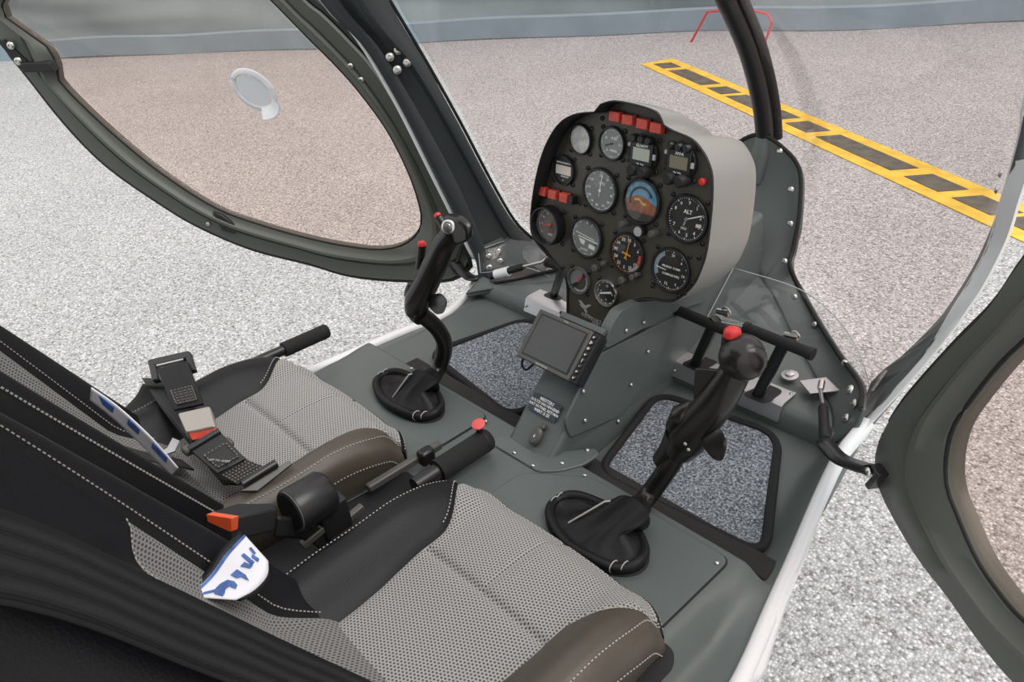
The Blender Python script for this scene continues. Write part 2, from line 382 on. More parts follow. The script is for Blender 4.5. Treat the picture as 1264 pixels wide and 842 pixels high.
# yellow dashed line
A = Vector((-3.743,5.905,-0.7)); lu = Vector((3.154, -1.667, 0)).normalized(); ln = Vector((-lu.y, lu.x, 0))
def onl(p): return (Vector(p) - Vector((-3.249,5.743,-0.7))).dot(lu)
O_ = Vector((-3.249,5.743,-0.7))
def lp(s, d, z): q = O_ + lu * s + ln * d; return (q.x, q.y, GZ + z)
mk_ = empty('ground_marking', lp(1.2, 0, 0), 'yellow painted line with dark dashes crossing the pavement ahead of the nose', 'marking')
s0 = onl((-3.729,5.912,-0.7)); HW = 0.165
plate('yellow_band', [lp(s0, HW, .006), lp(s0 + 0.05, -HW, .006), lp(7.5, -HW, .006), lp(7.5, HW, .006)], 0.004, yellowp, mk_)
for a, b in (((809,79), (830,84)),): pass
dashes = [(onl((-3.598,5.871,-0.7)), onl((-3.395,5.802,-0.7))), (onl((-3.316,5.742,-0.7)), onl((-2.767,5.504,-0.7))), (onl((-2.687,5.432,-0.7)), onl((-2.469,5.357,-0.7))), (onl((-2.415,5.307,-0.7)), onl((-2.015,5.107,-0.7))),
          (onl((-1.97,5.085,-0.7)), onl((-1.77,4.997,-0.7))), (onl((-1.705,4.925,-0.7)), onl((-1.472,4.836,-0.7))), (onl((-1.395,4.763,-0.7)), onl((-0.7493,4.468,-0.7))), (onl((-0.6743,4.376,-0.7)), onl((-0.4298,4.278,-0.7))),
          (onl((-0.3637,4.199,-0.7)), onl((-0.1308,4.092,-0.7))), (onl((-0.0889,4.074,-0.7)), onl((0.1033,3.98,-0.7)))]
for a, b in dashes:
    plate('dark_dash', [lp(a + .02, 0.075, .009), lp(a - .02, -0.075, .009), lp(b - .02, -0.075, .009), lp(b + .02, 0.075, .009)], 0.003, dashm, mk_)
# thin red outline, drawn as a bent tube before the curtain
rf = tube('red_outline', [(-3.902,6.8,-0.7002), (-3.731,6.8,-0.4153), (-3.58,6.8,-0.3926), (-3.239,6.8,-0.3739), (-3.097,6.8,-0.3933), (-3.042,6.8,-0.4581), (-3.109,6.8,-0.6929)], 0.011, redtube)
tag(rf, 'thin red outline before the curtain beyond the centre pillar', 'frame')

# ------------------------------------------------------------------ cabin tub (setting)
R_edge = [(0.60, -0.5, -0.03), (0.60, 0.3, -0.035), (0.597, 0.5, -0.036), (0.585,0.626,-0.0364), (0.555,0.7591,-0.0242), (0.53,0.8676,-0.0153), (0.507,0.9766,0.0129), (0.5,1.05,0.0544), (0.508,1.111,0.0853)]
L_edge = [(-0.60, -0.5, -0.04), (-0.595, 0.4, -0.05), (-0.56,0.7313,-0.0455), (-0.55,0.8989,-0.0479), (-0.535,1.029,-0.0492), (-0.525,1.095,-0.0221), (-0.53,1.144,0.0031)]
RE = spline([Vector(p) for p in R_edge], 8); LE = spline([Vector(p) for p in L_edge], 8)
def edge_at(E_, y):
    if y <= E_[0].y: return E_[0]
    for a, b in zip(E_, E_[1:]):
        if a.y <= y <= b.y: return a.lerp(b, (y - a.y) / max(1e-6, b.y - a.y))
    return E_[-1]
def tub(x, y):
    z = -0.045 * smooth_step(0.785, 0.805, y)
    e = edge_at(RE if x > 0 else LE, y); ax = abs(x); Wd = abs(e.x)
    if y < 0.80: z -= 0.035 * smooth_step(0.485, 0.53, ax) * (1 - smooth_step(0.66, 0.79, y)) + 0.012 * smooth_step(0.49, 0.54, ax)
    z += 0.030 * smooth_step(0.86, 1.10, y)
    t = smooth_step(Wd - 0.055, Wd - 0.002, ax)
    return z * (1 - t) + (e.z - 0.004) * t
ys = [-0.45 + 1.0 * i / 20 for i in range(20)] + [0.55 + 0.22 * i / 12 for i in range(12)] + [0.77 + 0.05 * i / 12 for i in range(12)] + [0.82 + 0.36 * i / 14 for i in range(15)]
us = [math.copysign(1 - (1 - abs(-1 + 2 * i / 90)) ** 1.25, -1 + 2 * i / 90) for i in range(91)]
fl = grid('floor', [[((u * edge_at(RE, y).x if u > 0 else -u * edge_at(LE, y).x), y, tub((u * edge_at(RE, y).x if u > 0 else -u * edge_at(LE, y).x), y)) for u in us] for y in ys], paint, sharp=60); tag(fl, kind='structure')
if sum(p.normal.z for p in fl.data.polygons) < 0: fl.data.flip_normals()
solid(fl, 0.01, -1)
# cover panels let into the deck, each with its screws
def deck_panel(pts, name='cover_panel'):
    c = sum((Vector((p[0], p[1], 0)) for p in pts), Vector()) / len(pts)
    plate('panel_seam', rounded([(p[0] + (.0022 if p[0] > c.x else -.0022), p[1] + (.0022 if p[1] > c.y else -.0022), 0.0018) for p in pts], 0.019), 0.002, blackm, fl)
    o = plate(name, rounded([(p[0], p[1], 0.0045) for p in pts], 0.018), 0.004, paint, fl, bev=0.0008); return o
deck_panel([(0.10, 0.575), (0.10, 0.70), (0.20, 0.772), (0.478, 0.772), (0.478, 0.575)])
deck_panel([(-0.07, 0.575), (-0.07, 0.772), (-0.40, 0.772), (-0.43, 0.70), (-0.43, 0.575)])
for p in ((0.4686,0.7518,0.005), (0.1892,0.7675,0.005), (0.0768,0.5872,0.005), (-0.0592,0.7584,0.005), (-0.3245,0.7781,0.005)): screw(p, (0, 0, 1), 0.004, fl)
strip = mk('carpet_strip', [], [], stripm); bpy.data.objects.remove(strip)
cs = prism('carpet_strip', [(-0.40, 0.800, -0.042), (-0.40, 0.845, -0.042), (0.525, 0.845, -0.042), (0.525, 0.800, -0.042)], (0, 0, 0.014), stripm, fl, 0.004)
plate('deck_recess', rounded([(.470, .36, .006), (.530, .36, .006), (.530, .565, .006), (.515, .585, .006), (.470, .585, .006)], .012), .004, blackm, fl)
cs['label'] = 'dark carpet strip along the front edge of the seat deck'

# white outer hull, one skin on each side, with its sill edge
def hull(side, edge, name):
    up = [Vector(p) for p in edge]; rows = []
    cen = lerp_path(spline(up, 6), 60)
    for p in cen:
        o = Vector((side, -0.0, 0))
        b = 1 - smooth_step(0.48, 0.68, p.y)
        rows.append([p + o * -0.004 + Vector((0, 0, -0.012)), p + Vector((0, 0, 0.002)), p + o * 0.006 + Vector((0, 0, 0.003)), p + o * (0.011 + .008 * b) + Vector((0, 0, -0.003)), p + o * (0.002 + .014 * b) + Vector((0, 0, -0.03)),
                     p + o * (-0.03 + .05 * b) + Vector((0, 0, -0.09)), p + o * (-0.085 + .10 * b) + Vector((0, 0, -0.2)), p + o * (-0.16 + .12 * b) + Vector((0, 0, -0.34)), p + o * -0.3 + Vector((0, 0, -0.42))])
    h = grid(name, rows, whitep, sharp=80); tag(h, kind='structure'); solid(h, 0.006, 1); return h
hull(1, R_edge, 'wall_right'); hull(-1, L_edge, 'wall_left')
for p in ((-0.53,0.8216,-0.0477), (-0.53,0.8707,-0.0549), (-0.51,1.015,-0.039)): screw(p, (1, -0.2, 0.6), 0.0032, fl)

# nose: pedal box and the shell that rises to the windscreen rim (right half given, left half mirrored)
half = [((0.505, 1.09, 0.115), (0.465, 1.09, 0.03)), ((0.462, 1.18, 0.098), (0.425, 1.17, 0.03)), ((0.375,1.28,0.0751), (0.345, 1.25, 0.037)), ((0.29,1.359,0.0794), (0.265, 1.315, 0.053)),
        ((0.215,1.417,0.1049), (0.205, 1.36, 0.080)), ((0.178,1.431,0.1452), (0.165, 1.385, 0.10)), ((0.165,1.462,0.1718), (0.14, 1.40, 0.105)), ((0.15,1.499,0.2443), (0.125, 1.41, 0.11)),
        ((0.12,1.533,0.3178), (0.105, 1.415, 0.115)), ((0.072,1.529,0.3617), (0.065, 1.42, 0.12)), ((0.03,1.525,0.3768), (0.03, 1.42, 0.12))]
mir = [((0.06 - r[0], r[1], r[2]), (0.06 - s[0], s[1], s[2])) for r, s in reversed(half[:-1])]
mir[-1] = ((-0.525,1.144,-0.0093), (-0.50, 1.085, 0.0)); mir[-2] = ((-0.43,1.201,0.014), (-0.42, 1.145, 0.022)); mir[-3] = ((-0.36,1.215,0.0482), (-0.33, 1.22, 0.037))
prs = half + mir
rimL = spline([p[0] for p in prs], 6); shL = spline([p[1] for p in prs], 6)
NR = len(rimL)
def nose_row(k):
    r, s = rimL[k], shL[k]; row = []
    hgt = r.z - s.z; row_n = 14
    for j in range(row_n + 1):
        t = j / row_n
        q = s.lerp(r, t); lean = math.sin(t * PI)
        c = Vector((0.03, 1.25, 0)); d = Vector((q.x - c.x, q.y - c.y, 0)).normalized()
        bow = 0.028 if hgt > 0.12 else 0.012
        row.append(q + d * bow * lean)
    row.append(r + (r - s).normalized() * 0.001 + Vector((0, 0, 0.004)))
    return row
nose = grid('wall_front', [nose_row(k) for k in range(NR)], paint, sharp=70); tag(nose, kind='structure'); solid(nose, 0.008, 1)
# pedal shelf: top and front face
fx = [-0.43 + 0.885 * i / 40 for i in range(41)]
topv = [(x, 1.178, -0.004) for x in fx]
shp = [Vector((p.x, p.y, p.z)) for p in shL]
poly = [Vector((0.47, 1.14, -0.002)), *shp[3:-3], Vector((-0.41, 1.14, -0.002))]
ctr = []
rows = []
n_s = len(shp)
for k in range(n_s):
    b = shp[k]; f = Vector((0.468 - 0.96 * k / (n_s - 1), 1.132, 0.029)); rows.append([f.lerp(b, t / 8) for t in range(9)])
sh_rows = []
for k in range(n_s):
    f = rows[k][0]
    sh_rows.append([f + Vector((0, 0.004, -0.10)), f + Vector((0, -0.014, -0.035)), f + Vector((0, -0.009, -0.010)), f] + rows[k][1:])
shelf = grid('wall_front_shelf', sh_rows, paint, sharp=70); tag(shelf, kind='structure'); solid(shelf, 0.006, 1)
shelf.name = 'wall_front_lower'
# rim moulding and its screws
tube('trim_3', [p + Vector((0, 0, 0.004)) for p in rimL], 0.0045, rubber, None, n=8); tag(bpy.data.objects['trim_3'], kind='structure')
for p in ((-0.005,1.476,0.3626), (0.085,1.521,0.3555), (0.138,1.487,0.2924), (0.155,1.468,0.2266), (0.172,1.429,0.1594), (0.225,1.386,0.1098), (0.285,1.367,0.0743), (0.4,1.264,0.0805)): screw(V(p) + Vector((0, -0.012, 0.004)), (0, -1, 0.5), 0.0065, nose)
for p in ((0.1,1.446,0.1615), (0.11,1.451,0.1447), (0.1,1.439,0.0521), (0.07,1.393,0.0473)): screw(V(p) + Vector((0, -0.004, 0)), (0, -0.5, 0.9), 0.003, nose)

# central console under the instrument panel
con = empty('console', (0.06, 0.80, -0.04)); con.name = 'trim_4'; tag(con, kind='structure')
prof = [(0.742, -0.012), (0.76, 0.004), (0.882, 0.128), (0.985, 0.146), (1.035, 0.150), (1.06, 0.205), (1.20, 0.225), (1.42, 0.26), (1.43, 0.08), (1.19, -0.02), (1.16, -0.06), (0.80, -0.06), (0.742, -0.045)]
prism('console_body', [(0.004, y, z) for y, z in prof], (0.112, 0, 0), paint, con, 0.010, seg=3)
flg = [(-0.0098,0.7204,0.004), (-0.0078,0.7578,0.004), (0.0826,0.7544,0.004), (0.1521,0.8368,0.004), (0.1682,0.8296,0.004), (0.1681,0.7908,0.004), (0.148,0.7496,0.004), (0.1196,0.7216,0.004), (0.0866,0.7218,0.004)]
plate('flange', rounded(flg, 0.012), 0.006, paint, con, 0.002)
prism('base_fillet', [(0.114, 0.775, -0.0), (0.114, 1.16, -0.0), (0.119, 1.16, -0.03), (0.124, 1.14, -0.040), (0.126, 0.86, -0.046), (0.122, 0.80, -0.035)], (0, 0, 0.012), paint, con, 0.004)
cx_ = 0.119
prism('side_cover', rounded([(0.119,0.8925,0.1652), (0.119,0.8415,0.1205), (0.119,0.7946,0.0687), (0.119,0.8069,0.0269), (0.119,0.9561,-0.0042), (0.119,1.03,0.0368), (0.119,1.123,0.1449)], 0.012), (-0.006, 0, 0), paint, con, 0.0015)
prism('upper_side_cover', rounded([(0.124,0.8979,0.1731), (0.124,0.9117,0.2068), (0.124,0.9426,0.2325), (0.124,0.9967,0.2274), (0.124,1.094,0.1913), (0.124,1.24,0.1887), (0.124,1.208,0.1395), (0.124,1.111,0.1594)], 0.012), (-0.022, 0, 0), paint, con, 0.0015)
for px in ((0.121,0.8432,0.1118), (0.121,0.8446,0.0465), (0.121,0.9755,0.0565), (0.126,1.006,0.1816), (0.121,1.026,0.1068), (0.126,0.9556,0.1875), (0.121,0.93,0.177), (0.121,0.9368,-0.0079)): screw(px, (1, 0, 0), 0.0042, con)
for px in ((0.0509,0.7296,0.004), (0.1022,0.7267,0.004), (0.1365,0.7658,0.004), (0.1457,0.822,0.004)): screw(px, (0, 0, 1), 0.0045, con)
# recess in the side of the nose tower, behind the panel
box('cable_recess', (0.1,1.345,0.1379), (0.012, 0.028, 0.024), blackm, nose, 0.004)

# ------------------------------------------------------------------ pillars
def pillar(lines, depth, name, mat, thick=0.02):
    n = 40; res = [lerp_path(spline([V(p) for p in L], 5), n) for L in lines]
    rows = []
    for i in range(n):
        rows.append([res[k][i] for k in range(len(lines))])
    o = grid(name, rows, mat, sharp=25); tag(o, kind='structure'); solid(o, thick, 1 if depth > 0 else -1); return o
lo = [(-0.70, 0.80, 0.98), (-0.68,0.9369,0.7063), (-0.66,0.9972,0.6172), (-0.63,1.052,0.4692), (-0.6,1.095,0.3138), (-0.575,1.139,0.1605), (-0.555,1.169,0.0511), (-0.54,1.156,-0.0144)]
l1 = [(-0.67, 0.81, 0.98), (-0.665,0.9532,0.7046), (-0.645,1.026,0.5874), (-0.61,1.096,0.4046), (-0.585,1.149,0.2472), (-0.555,1.183,0.0919), (-0.54,1.186,0.0165), (-0.53,1.176,-0.0144)]
l1b = [(V(p) + Vector((-0.016, 0.014, 0.0))) for p in l1]
l2 = [(-0.63, 0.90, 0.98), (-0.64,1.005,0.698), (-0.62,1.094,0.5538), (-0.59,1.176,0.3619), (-0.55,1.26,0.13), (-0.535,1.289,0.073), (-0.525,1.324,0.0303), (-0.52,1.323,0.008)]
l2b = [(V(p) + Vector((0.016, 0.002, 0.0))) for p in l2]
l3 = [(-0.60, 0.93, 0.98), (-0.61,1.05,0.6927), (-0.595,1.12,0.5441), (-0.57,1.173,0.4069), (-0.545,1.23,0.25), (-0.52,1.276,0.1321), (-0.505,1.325,0.0635), (-0.5,1.342,0.0305)]
pl = pillar([lo, l1, l1b, l2, l2b, l3], -1, 'trim_5', pillarp, 0.015)
for p in ((-0.632,1.05,0.5737), (-0.628,1.071,0.5839), (-0.618,1.084,0.5561), (-0.622,1.058,0.545)): screw(V(p) + (Vector((.92, 0, .92)) - V(p)).normalized() * .014, (0.75, -0.65, 0.15), 0.011, pl)
tube('edge_seal', [V(p) + Vector((0.004, 0.004, 0)) for p in spline(l3[1:], 5)], 0.004, rubber, pl, n=8)
plate('foot_panel', [(-0.552,1.176,0.0815), (-0.535,1.265,0.091), (-0.505,1.326,0.068), (-0.45,1.342,0.0445), (-0.4,1.326,0.0322), (-0.385,1.285,0.0154), (-0.455,1.223,-0.005), (-0.535,1.157,-0.0179)], 0.006, pillarp, pl, .001)
mk_w = grid('white_edge', [[V(p) + Vector((0.002, -0.003, 0)), V(p) + Vector((-0.011, -0.004, 0.0)), V(p) + Vector((-0.014, 0.03, 0))] for p in spline(lo[:-1], 5)], whitep, pl)
solid(mk_w, 0.004)
# right pillar: dark inner frame and white outer edge
ri = [(0.475,1.035,-0.1024), (0.462,1.166,-0.0671), (0.462,1.206,0.025), (0.47,1.213,0.1023), (0.49,1.234,0.1289), (0.515,1.259,0.1764), (0.54,1.269,0.2314), (0.565,1.255,0.3075), (0.58,1.241,0.3633), (0.6,1.199,0.4472), (0.61,1.167,0.5091), (0.625,1.11,0.5797), (0.635,1.065,0.6354), (0.65, 0.90, 0.98)]
ro = [(0.507,0.9766,0.0129), (0.5,1.05,0.0544), (0.508,1.111,0.0853), (0.52,1.14,0.1114), (0.533,1.152,0.1452), (0.558,1.176,0.2121), (0.582,1.167,0.3006), (0.595,1.172,0.3503), (0.61,1.159,0.4146), (0.628,1.099,0.5069), (0.64,1.06,0.5674), (0.655,1.002,0.6322), (0.665,0.95,0.6892), (0.70, 0.80, 0.98)]
pr = pillar([ri, [V(a).lerp(V(b), .5) + Vector((0.004, 0.008, 0)) for a, b in zip(ri, ro)], ro], 1, 'trim_6', paint, 0.012)
wi = [*R_edge[3:], *ro[3:]]
wo_ = [(0.6,0.6622,-0.0586), (0.57,0.7706,-0.0221), (0.541,0.8825,-0.019), (0.516,0.9777,0.0037), (0.511,1.042,0.0551), (0.52,1.102,0.0878), (0.536,1.123,0.1264), (0.553,1.145,0.1671), (0.578,1.171,0.2343), (0.604,1.161,0.3108), (0.62,1.152,0.3646), (0.636,1.134,0.4391), (0.65,1.087,0.5158), (0.662,1.052,0.5789), (0.677,0.9973,0.6463), (0.69,0.957,0.6985), (0.72, 0.79, 0.98)]
rw = []
for p, q in zip(spline(wi, 5), spline(wo_, 5)):
    p = V(p); q = V(q); rw.append([p + Vector((-0.003, 0.004, -0.004)), p, p.lerp(q, .5) + Vector((0.001, -0.003, 0.003)), q, q + Vector((0.0, 0.014, -0.004)), q + Vector((-0.012, 0.03, -0.01))])
solid(grid('white_edge', rw, whitep, pr, sharp=70, label='white outer edge of the right door opening'), 0.004)
for p in ((0.475,1.139,0.1197), (0.478,1.159,0.0815), (0.475,1.143,0.0578), (0.476,1.142,0.0057)): screw(V(p) + Vector((-0.006, -0.01, 0.0)), (-0.8, -0.5, 0.3), 0.009, pr)
for p in ((0.6,1.195,0.5056), (0.598,1.203,0.4794)): screw(V(p) + Vector((-0.004, -0.004, 0)), (-0.9, -0.3, 0.1), 0.006, pr)
# centre pillar between the two windscreen panes
cp = [(0.03,1.543,0.3668), (0.03,1.522,0.4367), (0.03,1.486,0.5111), (0.032,1.438,0.5835), (0.034,1.379,0.6524), (0.035,1.356,0.677), (0.036, 1.30, 0.74), (0.04, 1.10, 0.95)]
cpo = empty('centre_pillar', cp[0]); cpo.name = 'trim_7'; tag(cpo, kind='structure')
cps = spline(cp, 6)
tube('pillar_tube', cps, [0.021] * len(cps), blackp, cpo, n=16)
tube('pillar_seal', [V(p) + Vector((0.020, 0.012, 0.004)) for p in cps], 0.012, rubber, cpo, n=10)
tube('pillar_seal', [V(p) + Vector((-0.020, 0.012, 0.0)) for p in cps], 0.009, rubber, cpo, n=10)
tube('socket', [V(cp[0]) + Vector((0, -0.03, -0.09)), V(cp[0]) + Vector((0, -0.012, -0.03)), V(cp[0]) + Vector((0, 0, 0.004))], [0.016, 0.024, 0.024], paint, cpo, n=16, smooth_path=4)

# windscreen panes
def pane(side, name, edge):
    e = lerp_path(spline([V(p) for p in edge], 5), 26); c = lerp_path([V(p) for p in cps], 26)
    kc_ = (len(half) - 1) * 6
    half_rim = list(reversed(rimL[:kc_ + 1])) if side > 0 else rimL[kc_:]
    hr_ = lerp_path(half_rim, 25)
    rows = []
    for i in range(26):
        t = i / 25; row = []
        for j in range(25):
            u = j / 24; base = hr_[j]
            a = c[i]; b = e[i]
            # Coons-like blend: bottom follows the rim, sides follow centre pillar and side pillar
            bl = Vector((0, 0.05 * math.sin(u * PI), 0)); base0 = c[0].lerp(e[0], u)
            q = a.lerp(b, u) + bl * t + (base - base0) * (1 - smooth_step(0.0, 0.75, t))
            q += Vector((0, 0.02 * math.sin(t * PI) * math.sin(u * PI), 0)); q += Vector((-0.004 * side, 0.014, 0)) * (u ** 3); row.append(q)
        rows.append(row)
    o = grid(name, rows, windglass, sharp=180); tag(o, kind='structure'); solid(o, 0.003, 1); return o
pane(1, 'window_1', [half[0][0], (0.492,1.229,0.1326), (0.517,1.252,0.1801), (0.542,1.262,0.235), (0.582,1.234,0.3665), (0.602,1.192,0.4501), (0.627,1.102,0.582), (0.652, 0.92, 0.98)])
pane(-1, 'window_2', [mir[-1][0], *[V(p) + Vector((0.002, 0.004, 0)) for p in reversed(l3[:-1])]])

# roof and rear bulkhead, added out of view to shade the cabin
roof = grid('shade_ceiling', [[(0.66 * s, y, 1.02 + 0.12 * (1 - s * s) - 0.05 * max(0, y - 0.4)) for s in [-1 + 2 * i / 16 for i in range(17)]] for y in [-0.75 + 0.9 * j / 12 for j in range(13)]], doorp); tag(roof, kind='structure'); solid(roof, 0.02, 1)
bw = grid('shade_wall_back', [[(0.6 * s, -0.28 - 0.45 * h, -0.05 + 1.1 * h) for s in [-1 + 2 * i / 16 for i in range(17)]] for h in [j / 8 for j in range(9)]], blackm); tag(bw, kind='structure'); solid(bw, 0.02)

# ------------------------------------------------------------------ doors (swung open on both sides)
def loop_by_angle(loop, c, n):
    """points where rays from c cut the closed outline"""
    pts = []; m = len(loop)
    for k in range(n):
        a = 2 * PI * k / n; d = (math.cos(a), math.sin(a)); best = None
        for i in range(m):
            p, q = loop[i], loop[(i + 1) % m]
            ex, ey = q[0] - p[0], q[1] - p[1]; den = d[0] * ey - d[1] * ex
            if abs(den) < 1e-12: continue
            t = ((p[0] - c[0]) * ey - (p[1] - c[1]) * ex) / den; s = ((p[0] - c[0]) * d[1] - (p[1] - c[1]) * d[0]) / den
            if t > 0 and -1e-9 <= s <= 1 + 1e-9 and (best is None or t > best): best = t
        pts.append((c[0] + d[0] * best, c[1] + d[1] * best))
    return pts
def smooth_loop(loop, n=4):
    L = [Vector((p[0], p[1], 0)) for p in loop]; q = spline([L[-1]] + L + [L[0], L[1]], n)
    return [(p.x, p.y) for p in q[n:-n - 1]]
class Door:
    def __init__(s, side, th, p0, name):
        t = math.radians(th); s.d = Vector((side * math.sin(t), -math.cos(t), 0)); s.p0 = Vector(p0)
        nr = s.d.cross(Vector((0, 0, 1))); s.n = nr if (Vector((0.92, 0, 0.92)) - s.p0).dot(nr) > 0 else -nr
        s.root = empty('door', s.p0); s.root.name = name; tag(s.root, kind='structure')
    def at(s, q, d=0.0): return s.p0 + s.d * q[0] + Vector((0, 0, q[1])) + s.n * d
def build_door(side, th, p0, name, outer, inner, c):
    D = Door(side, th, p0, name); n = 150
    O = loop_by_angle(smooth_loop(outer), c, n); I = loop_by_angle(smooth_loop(inner), c, n)
    def mixl(t): return [(o[0] + (i[0] - o[0]) * t, o[1] + (i[1] - o[1]) * t) for o, i in zip(O, I)]
    secs = [(0, -.030), (0, -0.002), (.05, .004), (.50, .004), (.54, .0), (.60, .004), (.65, .016), (.74, .016), (.82, .004), (.97, .0), (1.0, -.006), (1.0, -.03)]
    rows = [[D.at(p, d) for p in mixl(t)] for t, d in secs]
    fr = grid('door_frame', list(map(list, zip(*(rows + [rows[0]])))) + [], doorp, D.root, sharp=50) if False else None
    V_ = [p for r in rows for p in r]; F = []
    m = len(rows)
    for i in range(m):
        j = (i + 1) % m
        for k in range(n): F.append((i * n + k, i * n + (k + 1) % n, j * n + (k + 1) % n, j * n + k))
    mk('door_frame', V_, F, doorp, D.root, sharp=45)
    ring('door_seal', [D.at((o[0] + (o[0] - c[0]) * 0.012, o[1] + (o[1] - c[1]) * 0.012), -0.020) for o in O], 0.012, rubber, D.root)
    ring('glazing_edge', [D.at(i, -0.004) for i in I], 0.0028, rubber, D.root, n=6)
    gr = []
    for k in range(0, 13):
        r = 1.004 - k / 12 * 0.99
        gr.append([D.at((c[0] + (p[0] - c[0]) * r, c[1] + (p[1] - c[1]) * r), -0.012 - 0.05 * (1 - r * r)) for p in I])
    m2 = len(gr)
    V_ = [p for r in gr for p in r]; F = [(i * n + k, i * n + (k + 1) % n, (i + 1) * n + (k + 1) % n, (i + 1) * n + k) for i in range(m2 - 1) for k in range(n)]
    F.append(tuple((m2 - 1) * n + k for k in range(n)))
    solid(mk('door_window', V_, F, doorglass, D.root, sharp=180), 0.003, 0)
    return D
Lout = [(0.9673,0.6628), (0.9356,0.5821), (0.8833,0.4571), (0.8181,0.3505), (0.7115,0.2424), (0.6318,0.1768), (0.5111,0.1069), (0.3693,0.0556), (0.282,0.0189), (0.1907,-0.0012), (0.0999,-0.0117), (0.0194,-0.0167), (-0.0327,-0.0006), (-0.0592,0.0452), (-0.0576,0.11), (-0.0395,0.1738), (0.0232,0.3426), (0.1034,0.5257), (0.1563,0.6033), (0.2078,0.6661), (0.2343,0.6901), (0.31, .78), (.42, .88), (.6, .95), (.8, .93), (.93, .83), (.955, .74)]
Lin = [(0.3166,0.7028), (0.2499,0.6171), (0.1983,0.5525), (0.1527,0.4863), (0.1017,0.3919), (0.0658,0.2837), (0.0507,0.2016), (0.0511,0.153), (0.071,0.1159), (0.1134,0.0887), (0.1771,0.0812), (0.2669,0.0985), (0.3546,0.1248), (0.4617,0.1659), (0.5758,0.2225), (0.687,0.3207), (0.7625,0.4087), (0.8179,0.4842), (0.8561,0.5446), (0.8652,0.5678), (0.8588,0.5897), (0.858,0.6172), (0.8721,0.6561), (0.901,0.6812), (0.9267,0.6988), (0.9404,0.7258), (.91, .76), (.85, .81), (.72, .86), (.55, .86), (.40, .80)]
D1 = build_door(-1, 45, (-0.63, 1.13, 0), 'door_1', Lout, Lin, (0.5, 0.42))
Rout = [(0.1894,0.5298), (0.159,0.4537), (0.1148,0.3781), (0.066,0.2893), (0.0305,0.2185), (0.0054,0.1453), (0.0068,0.1029), (0.0257,0.0758), (0.0751,0.0594), (0.1523,0.0497), (0.2187,0.0546), (0.2788,0.0534), (0.3545,0.0603), (.5, .105), (.62, .17), (.75, .28), (.87, .44), (.94, .6), (.955, .72), (.93, .83), (.8, .93), (.6, .95), (.42, .88), (.28, .72)]
Rin = [(0.2207,0.4507), (0.1923,0.3978), (0.1646,0.3306), (0.147,0.276), (0.1479,0.2286), (0.1632,0.1914), (0.1944,0.1714), (0.2378,0.1487), (0.2787,0.1407), (0.3417,0.1447), (.46, .19), (.6, .27), (.72, .38), (.82, .5), (.87, .6), (.88, .72), (.8, .83), (.65, .86), (.5, .82), (.38, .7), (.29, .57)]
D2 = build_door(1, 52, (0.57, 1.0, 0), 'door_2', Rout, Rin, (0.5, 0.42))
for p in ((0.1624,0.55), (0.1433,0.5174)): screw(D1.at(p, 0.006), D1.n, 0.008, D1.root)
for p in ((0.9351,0.6172), (0.9385,0.6518)): screw(D1.at(p, 0.010), D1.n, 0.010, D1.root)
screw(D1.at((0.6031,0.1863), 0.006), D1.n, 0.006, D1.root)
# latch pieces on the left door
prism('latch', [D1.at(p, 0.03) for p in ((0.9224,0.6144), (0.8543,0.6115), (0.8484,0.5908), (0.9207,0.5941))], D1.n * -0.03, blackm, D1.root, 0.002)
prism('latch_bar', [D1.at(p, 0.012) for p in ((0.9673,0.6628), (0.9506,0.6652), (0.9159,0.6158), (0.9207,0.5941), (0.9348,0.5987))], D1.n * -0.01, blackm, D1.root, 0.001)
prism('door_stop', [D1.at(p, 0.012) for p in ((0.5813,0.2184), (0.5584,0.2081), (0.5181,0.165), (0.5423,0.1551), (0.5697,0.166))], D1.n * -0.012, blackp, D1.root, 0.002)
# teardrop air scoop in the left door window
vc = Vector((*(0.4131,0.5043), 0))
def vent_pt(a, r, d): 
    lx, sx = 1.15 * r * math.cos(a), 0.76 * r * math.sin(a); return D1.at((vc.x + 0.72 * lx - 0.69 * sx, vc.y + 0.69 * lx + 0.72 * sx), d)
vr = 0.047
ventm = material('frosted_acrylic_vent', (0.72, 0.74, 0.76), 0.15, spec=0.8)
vb = ring('air_vent', [vent_pt(2 * PI * k / 40, vr, -0.030) for k in range(40)], 0.0075, ventm, D1.root, label='clear round air scoop in the left door window')
ring('vent_rim', [vent_pt(2 * PI * k / 40, vr * 0.93, -0.024) for k in range(40)], 0.0022, ventm, vb)
dd = [vent_pt(2 * PI * k / 40, vr * 0.80, -0.026) for k in range(40)]
prism('vent_disc', dd, D1.n * 0.002, ventm, vb)
grid('vent_scoop', [[vent_pt(a, vr * r, d) for a in [2.7 + 1.2 * k / 14 for k in range(15)]] for r, d in ((0.9, -0.02), (1.25, -0.005), (1.38, 0.004), (1.42, 0.002))], ventm, vb)
tube('vent_lip', [vent_pt(2.7 + 1.2 * k / 14, vr * 1.42, 0.003) for k in range(15)], 0.0016, ventm, vb, n=6)

